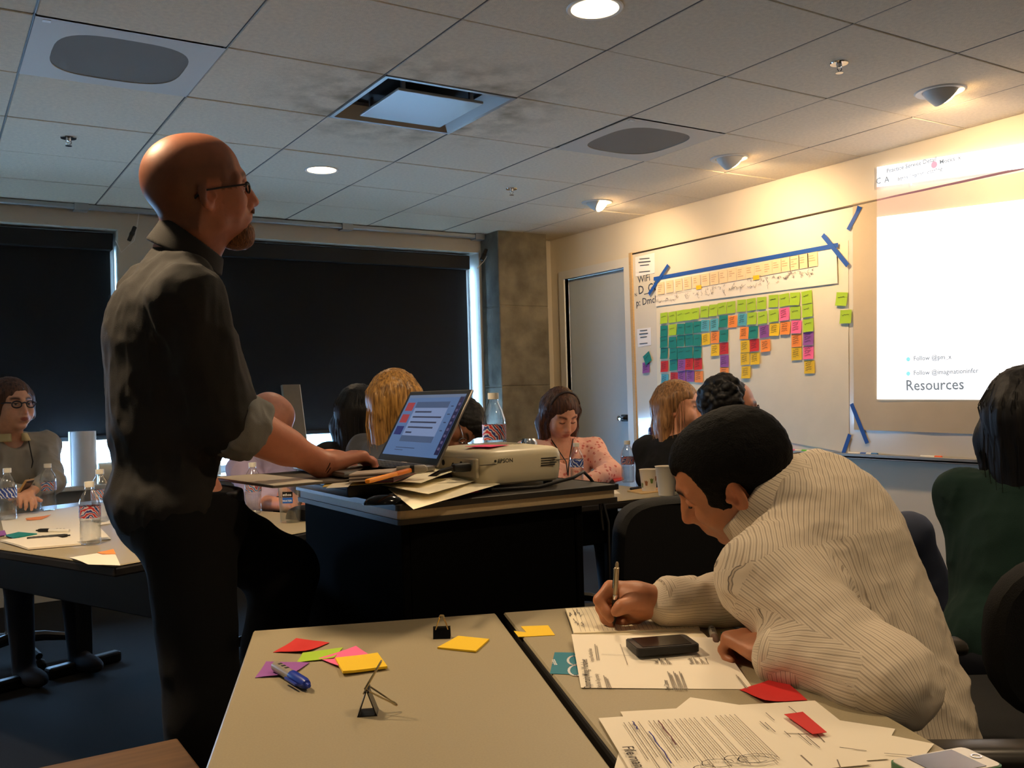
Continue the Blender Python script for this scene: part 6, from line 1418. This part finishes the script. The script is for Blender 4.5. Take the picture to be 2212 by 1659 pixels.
def seated(label, head, fwd, roll_up=None, skin=(206, 150, 120), s=.97, body_fwd=None, top=None, lean=.06, hips=None, arms=None, w=.95, sleeve='long', trousers=(28, 30, 40), tint=None, vox=.0065, pelvis=None, chair_label=None, chair_top=.80, neckline=.0, hand_dirs=None, female=True, legs=True, topname='sweater', ears=True, shoulder_z=-.205, sh_w=None, pv_off=None):
    pos = A(*head); f = cam_dir(*fwd); up0 = np.array((0, 0, 1.)) if roll_up is None else cam_dir(*roll_up); _, R = head_frame(pos, f, up0)
    bf = unit((cam_dir(*body_fwd) if body_fwd else f)*np.array((1, 1, 0))); bl = np.array((-bf[1], bf[0], 0)); hw = sh_w or (.165 if female else .19)
    nk = pos-np.array((0, 0, .155))*s-bf*.035; ch = nk+np.array((0, 0, -.165))-bf*lean*.5; pv = nk-bf*lean*2+np.array((0, 0, 0)); pv[2] = .535
    if pv_off is not None: pv = pv+bf*pv_off[0]+bl*pv_off[1]
    shl = nk+bl*hw+np.array((0, 0, shoulder_z+.155)); shr = nk-bl*hw+np.array((0, 0, shoulder_z+.155))
    t = person(label, (pv[0], pv[1], 0), 'seated workshop audience')
    if arms is None: arms = {}
    lp_ = pv+bf*.34; el = {}; wr = {}
    for k, y, sh in (('l', 1, shl), ('r', -1, shr)):
        e_, w_ = arms.get(k, (None, None)); el[k] = A(*e_) if e_ is not None else sh+np.array((0, 0, -.26))+bf*.06+bl*y*.03; wr[k] = A(*w_) if w_ is not None else el[k]+bf*.2-bl*y*.08+np.array((0, 0, .02))
    S = Solid(); add_head(S, pos, R, s, soft=.0 if female else 1.0, jaw=.95 if female else 1.0, nose=.97 if female else 1.02, ears=ears, lids=vox < .005)
    S.cap(pos+R@np.array((-.025, 0, -.06))*s, nk, .048 if female else .056, .055, .035); S.cap(pos+R@np.array((.008, 0, -.085))*s, nk, .038, .045, .03)
    add_torso(S, nk, ch, pv, shl, shr, w, -.018)
    for k, sh in (('l', shl), ('r', shr)):
        add_arm(S, sh, el[k], wr[k], -.004); hd = (hand_dirs or {}).get(k)
        d_ = unit(wr[k]-el[k]) if hd is None else cam_dir(*hd); add_hand(S, wr[k], d_, np.array((0, 0, -1.)), bl*(-1 if k == 'l' else 1), (.5, .6, .5), .92)
    put(solid_obj('body', S, vox, M_skin, t, head_tint(pos, R, s, skin, **(tint or {})), 1), t)
    if head[0] in (24, 1211, 1466, 1578): lashes(t, pos, R, s, (40, 26, 20), .003 if (tint or {}).get('open_eye') else -.0075)
    S = Solid(); Rt = add_torso(S, nk, ch, pv, shl, shr, w, .008, 1.04)
    if female:
        for y in (-1, 1): S.ell(ch+Rt[:, 0]*.085+Rt[:, 1]*y*.07-np.array((0, 0, .03)), (.06, .065, .065), Rt, .05)
    for k, sh in (('l', shl), ('r', shr)):
        q = {'long': .93, 'elbow': .12}.get(sleeve, .93); S.cap(sh, el[k], .060, .054, .04); S.cap(el[k], el[k]*(1-q)+wr[k]*q, .052, .038 if q > .5 else .05, .025)
    S.ell(pv, (.145, .18, .11), Rt, .05); S.ell(nk+Rt[:, 0]*(.075)+Rt[:, 2]*(.03-neckline*.5), (.06, .06, .06+neckline), Rt, .02, 's')
    S.mods.append(folds(31+len(label), .010, (10, 10, 7))); S.mods.append(folds(32, .004, (26, 26, 18)))
    put(solid_obj(topname, S, vox+.0005, top, t, None, 1), t)
    if legs:
        S = Solid(); S.ell(pv-np.array((0, 0, .03)), (.15, .18, .10), Rt, .05)
        for y in (-1, 1):
            hp = pv+bl*y*.09-np.array((0, 0, .04)); kn = hp+bf*.38+bl*y*.03; kn[2] = .49; an = kn+bf*.04; an[2] = .07
            S.cap(hp, kn, .085, .066, .05); S.cap(kn, an, .064, .046, .04); S.ell(an+bf*.07-np.array((0, 0, .03)), (.13, .045, .04), np.stack([bf, bl, (0, 0, 1)], 1), .03)
        S.cut((0, 0, .003), (0, 0, -1), .003)
        put(solid_obj('trousers', S, .011, cloth('trousers_%d' % trousers[0], trousers), t, None, 1), t)
    if chair_label:
        rot = math.atan2(-bf[0], bf[1]); c_ = chair(chair_label, (pv[0]+bf[0]*.02, pv[1]+bf[1]*.02, 0), rot, chair_top, False, .42)
    return t, pos, R, s, dict(nk=nk, ch=ch, pv=pv, bf=bf, bl=bl, shl=shl, shr=shr, el=el, wr=wr)
M_brown = hair_mat('brown_hair', (44, 27, 20), (104, 66, 46), .5); M_blond = hair_mat('blond_hair', (92, 62, 26), (196, 146, 76), .38); M_blk = hair_mat('black_hair', (4, 4, 5), (16, 13, 13), .55); M_lblond = hair_mat('ash_blond_hair', (104, 74, 46), (190, 140, 92), .4)
# woman with glasses at the left edge
t, pos, R, s, J = seated('woman with dark glasses and short brown hair in a grey sweater, looking up', (24, 874, 4.35), (.82, -.50, .06), None, (212, 158, 128), .98, (.75, -.6, 0), cloth('grey_knit', (150, 142, 130)), .02, tint=dict(open_eye=True, brow=(60, 36, 26)), arms=dict(l=((112, 1040, 4.25), (70, 1058, 4.0)), r=((-30, 1050, 4.1), (34, 1066, 3.95))), chair_label='black office chair under the woman with glasses', neckline=.01, vox=.0055)
S, L = hair_solid(pos, R, s, (.110, .090, .092))
for y in (-1, 1): S.cap(L(.02, y*.07, .03), L(.0, y*.082, -.05), .03, .03, .03); S.cap(L(-.04, y*.06, 0), L(-.045, y*.05, -.085), .045, .035, .03)
cut_face(S, L, R, s, .056, -.018, .1, .078); S.mods.append(folds(23, .007, (60, 60, 12))); put(solid_obj('hair', S, .0055, M_brown, t, None, 1), t)
glasses(t, pos, R, s, mat('navy_frame', (18, 20, 34), .3), True, .031, True, .0032, .0155)
g_ = Solid(); c0 = J['nk']+J['bf']*.02; ax = np.array((0, 0, 1.)); g_.cap(c0-ax*.03+J['bf']*.02, c0+ax*.025, .078, .064, .01); g_.cap(c0-ax*.1, c0+ax*.12, .066, .06, .006, 's'); g_.ell(c0+J['bf']*.1, (.05, .03, .07), np.stack([J['bf'], J['bl'], ax], 1), .01, 's'); g_.cut(c0+ax*.02, ax, .004); g_.cut(c0-ax*.02, -ax, .004)
put(solid_obj('shirt_collar', g_, .005, mat('cream_collar', (200, 180, 130), .8), t, None, 1), t)
put(MB().tube([Vector(J['nk']+J['bf']*.085+J['bl']*.05+np.array((0, 0, .0))), Vector(J['ch']+J['bf']*.14+J['bl']*.05+np.array((0, 0, .05))), Vector(J['ch']+J['bf']*.15+J['bl']*.02-np.array((0, 0, .08)))], .003, 6).build('lanyard', M_black, t, True), t)
ph = A(50, 1060, 3.93); o = thing('mobile_phone', 'phone held up by the woman with glasses', 'phone', frame(Vector(cR)*.5+Vector((0, 0, .8)), Vector(cF), Vector(cR)*-.8+Vector((0, 0, .5)), ph)); MB().rbox((-.06, -.035, -.005), (.06, .035, .005), .004, 2).build('case', mat('tan_case', (176, 136, 84), .5), o); MB().box((-.055, -.031, -.0056), (.055, .031, -.0048)).build('screen', M_scr, o)
# bald man with the phone
t, pos, R, s, J = seated('bald seated man in a lilac shirt bent over his phone', (583, 908, 4.30), (.78, -.1, -.62), (.6, 0, .8), (216, 150, 124), 1.02, (.9, -.2, 0), cloth('lilac_shirt', (176, 160, 186)), .0, female=False, arms=dict(l=((600, 1060, 4.0), (640, 1085, 3.85)), r=((560, 1085, 3.95), (625, 1092, 3.75))), chair_label='black office chair under the bald seated man', tint=dict(brow=(150, 120, 90)), sleeve='elbow', topname='shirt')
S = Solid(); L = lambda *p: pos+R@np.array(p)*s; S.ell(L(-.03, 0, .012), np.array((.088, .083, .05))*s, R, .02); S.cut(L(0, 0, .03), R@np.array((.35, 0, 1)), .01); S.cut(L(.012, 0, 0), R@np.array((1, 0, 0)), .01); S.mods.append(folds(4, .003, (120, 120, 120))); put(solid_obj('hair_fringe', S, .005, hair_mat('grey_brown_hair', (90, 70, 48), (150, 122, 84), .6, 'n', 120), t, None, 1), t)
glasses(t, pos, R, s, mat('thin_frame', (90, 80, 66), .3, metal=.6), True, .028, True, .0014, .015)
ph = A(655, 1078, 3.72); o = thing('mobile_phone', 'grey phone held by the bald seated man', 'phone', frame((.6, -.3, .74), (.4, .9, .04), (-.67, .28, .68), ph)); MB().rbox((-.065, -.035, -.005), (.065, .035, .005), .004, 2).build('case', mat('grey_case', (110, 100, 84), .3, metal=.5), o); MB().box((-.055, -.031, .0048), (.055, .031, .0056)).build('screen', M_scr, o)
# person with long black hair, seen from behind
t, pos, R, s, J = seated('person with long black hair and black top seen from behind, beside the blond woman', (778, 892, 4.25), (.35, .9, -.1), None, (190, 140, 110), .98, (.4, .9, 0), cloth('black_top', (12, 12, 13)), .03, chair_label='black office chair under the black-haired person by the window', ears=False)
long_hair(t, pos, R, s, M_blk, .16, .09, .06, True, .008, .006, .05)
# blond woman from behind, right behind the laptop
t, pos, R, s, J = seated('blond woman seen from behind above the laptop lid', (858, 868, 3.75), (.62, .78, -.08), None, (206, 150, 120), .98, (.6, .8, 0), cloth('slate_top', (70, 72, 78)), .03, chair_label='black office chair under the blond woman behind the laptop', ears=False)
long_hair(t, pos, R, s, M_blond, .16, .085, .07, True, .006, .007, .042)
# dark-haired man with glasses bending down beside the laptop
t, pos, R, s, J = seated('dark-haired man with glasses bending low over the table beside the laptop', (992, 915, 4.55), (.25, -.42, -.87), (.86, .1, .5), (150, 98, 70), 1.0, (.3, -.95, 0), cloth('grey_tee', (120, 116, 112)), -.12, female=False, tint=dict(brow=(16, 12, 10)), chair_label='black office chair under the bending man', pv_off=(-.25, 0), topname='t_shirt')
S, L = hair_solid(pos, R, s, (.108, .088, .09)); cut_face(S, L, R, s, .062, -.028, .1, .08); S.ell(L(.04, 0, .09), np.array((.06, .06, .035))*s, R, .02); S.mods.append(folds(5, .008, (60, 60, 60))); S.cut(L(-.06, 0, -.075), R@np.array((-.2, 0, -1)), .012); put(solid_obj('hair', S, .006, M_blk, t, None, 1), t)
glasses(t, pos, R, s, mat('steel_frame', (150, 150, 155), .2, metal=.9), True, .03, True, .0024, .017)
# woman in the pink blouse
fm = bpy.data.materials.new('pink_floral_cotton'); fm.use_nodes = True; nt = fm.node_tree; b_ = nt.nodes['Principled BSDF']; tc = nt.nodes.new('ShaderNodeTexCoord'); vo = nt.nodes.new('ShaderNodeTexVoronoi'); vo.inputs['Scale'].default_value = 36; nt.links.new(tc.outputs['Object'], vo.inputs[0]); cr_ = nt.nodes.new('ShaderNodeValToRGB'); cr_.color_ramp.elements[0].position = .22; cr_.color_ramp.elements[0].color = srgb(206, 108, 100); cr_.color_ramp.elements[1].position = .34; cr_.color_ramp.elements[1].color = srgb(240, 186, 168); nt.links.new(vo.outputs['Distance'], cr_.inputs[0]); nt.links.new(cr_.outputs[0], b_.inputs['Base Color']); b_.inputs['Roughness'].default_value = .85
t, pos, R, s, J = seated('woman with brown hair and headband in a pink floral blouse, looking down', (1211, 893, 4.92), (.36, -.80, -.46), None, (226, 168, 138), 1.0, (.25, -.95, 0), fm, .02, arms=dict(l=((1318, 1020, 4.75), (1262, 1048, 4.5)), r=((1160, 1040, 4.8), (1200, 1060, 4.55))), tint=dict(brow=(96, 60, 44), lip=(196, 122, 106)), chair_label='black office chair under the woman in the pink blouse', neckline=.055, vox=.0055, sleeve='long', topname='blouse', w=1.05, sh_w=.185)
long_hair(t, pos, R, s, M_brown, .085, .082, .07, True, .0055, .006, .034, fx=-.012)
S, L = hair_solid(pos, R, s); W4 = frame(R[:, 0]*s, R[:, 1]*s, R[:, 2]*s, pos); put(MB().tube([W4 @ Vector((.035-.02*math.sin(a), .087*math.cos(a), .03+.105*math.sin(a))) for a in [PI*(.12+.76*k/16) for k in range(17)]], .0075, 8).build('headband', mat('dark_headband', (40, 26, 24), .5), t, True), t)
put(MB().tube([Vector(J['nk']+J['bf']*.05+J['bl']*.06+np.array((0, 0, .02))), Vector(J['ch']+J['bf']*.115+J['bl']*.02+np.array((0, 0, .09))), Vector(J['ch']+J['bf']*.14)], .003, 6).tube([Vector(J['nk']+J['bf']*.05-J['bl']*.06+np.array((0, 0, .02))), Vector(J['ch']+J['bf']*.115-J['bl']*.0+np.array((0, 0, .07))), Vector(J['ch']+J['bf']*.14)], .003, 6).build('lanyard', M_black, t, True), t)
# blond woman in the black jacket
t, pos, R, s, J = seated('blond woman in a black jacket looking at the wall behind the curly-haired man', (1466, 880, 4.45), (.86, -.42, .04), None, (222, 160, 128), .98, (.55, .6, 0), cloth('black_jacket', (11, 11, 12)), .02, tint=dict(open_eye=True, brow=(120, 84, 56)), arms=dict(l=((1400, 1030, 4.5), (1420, 1062, 4.25))), chair_top=.64, chair_label='black office chair under the blond woman in the black jacket', topname='jacket')
long_hair(t, pos, R, s, M_lblond, .12, .078, .085, True, .0055, .006, .03, fx=-.045, side=True)
# curly-haired man with dark glasses
t, pos, R, s, J = seated('curly dark-haired man with glasses and hands clasped, facing the projected picture', (1578, 884, 3.80), (.97, -.02, .05), None, (214, 150, 122), 1.0, (.9, .1, 0), cloth('taupe_sweater', (84, 76, 68)), .05, female=False, arms=dict(l=((1660, 1060, 3.95), (1722, 996, 3.85)), r=((1650, 1075, 3.6), (1728, 992, 3.75))), hand_dirs=dict(l=(.9, -.5, .05), r=(.9, .4, .05)), tint=dict(brow=(26, 18, 14), stubble=(110, 80, 62)), chair_top=.64, chair_label='black office chair under the curly-haired man', legs=False)
S, L = hair_solid(pos, R, s, (.102, .083, .087)); rc = random.Random(6)
for k in range(150):
    a, b = rc.uniform(-2.3, 2.3), rc.uniform(-.35, 1.5); x, y, z = math.cos(a+PI)*math.cos(b), math.sin(a+PI)*math.cos(b), math.sin(b); S.ell(L(-.018+x*.100, y*.082, .040+z*.092), np.array((.017, .017, .015))*s*rc.uniform(.7, 1.25), None, .006)
cut_face(S, L, R, s, .075, -.012, .1, .078); S.ell(L(.09, 0, -.06), np.array((.06, .08, .05))*s, R, .01, 's'); [S.ell(L(.078, y*.085, -.025), np.array((.056, .05, .07))*s, R, .01, 's') for y in (-1, 1)]; S.mods.append(folds(7, .004, (110, 110, 110))); put(solid_obj('curly_hair', S, .005, M_blk, t, None, 0), t)
glasses(t, pos, R, s, mat('tortoise_frame', (34, 18, 16), .3), True, .03, True, .0026, .0165)
S = Solid(); pv = J['pv']; k1 = A(1968, 1150, 3.7); k2 = A(2040, 1300, 3.75); S.cap(pv+np.array((0, 0, -.0)), k1, .095, .075, .05); S.cap(k1, k2, .07, .055, .04); kn = pv+J['bf']*.4-J['bl']*.1; kn[2] = .47; S.cap(pv-J['bl']*.08, kn, .09, .068, .05); an = kn.copy(); an[2] = .08; S.cap(kn, an, .064, .05, .04); S.ell(pv, (.15, .18, .1), None, .05); S.cap(k2, k2+np.array((.1, -.02, -.03)), .045, .035, .03); S.ell(an+J['bf']*.06, (.12, .05, .05), None, .03); S.mods.append(folds(8, .008, (10, 10, 8)))
put(solid_obj('jeans', S, .010, cloth('blue_jeans', (58, 66, 86)), t, None, 1), t)
# woman in green with long black hair, at the right edge
t, pos, R, s, J = seated('woman with long black hair in a dark green sweater, seen from behind', (2224, 902, 2.42), (.75, .66, 0), None, (196, 140, 110), 1.0, (.72, .7, 0), cloth('dark_green_knit', (6, 38, 31), .95), .05, arms=dict(l=((2112, 1285, 2.45), (2220, 1270, 2.55))), ears=False, w=1.0, chair_label=None, vox=.006)
long_hair(t, pos, R, s, M_blk, .17, .088, .07, True, .0055, .006, .04)
put(MB().tube([Vector(pos+R@np.array((-.05+.12*k/5, .03, .128-.02*(k-2)**2/4))*s) for k in range(6)], .0008, 5).build('stray_strand', M_blk, t), t)
# two more chairs: the writing man's and the big dark one at the right edge
chair('black office chair with grey armrests under the writing man', (1.47, .98, 0), .95, .86, True, .46)
chair('black office chair with a tall rounded back, behind the woman in the green sweater', (1.975, 1.10, 0), -.563, .90, False, .5, 2.7)
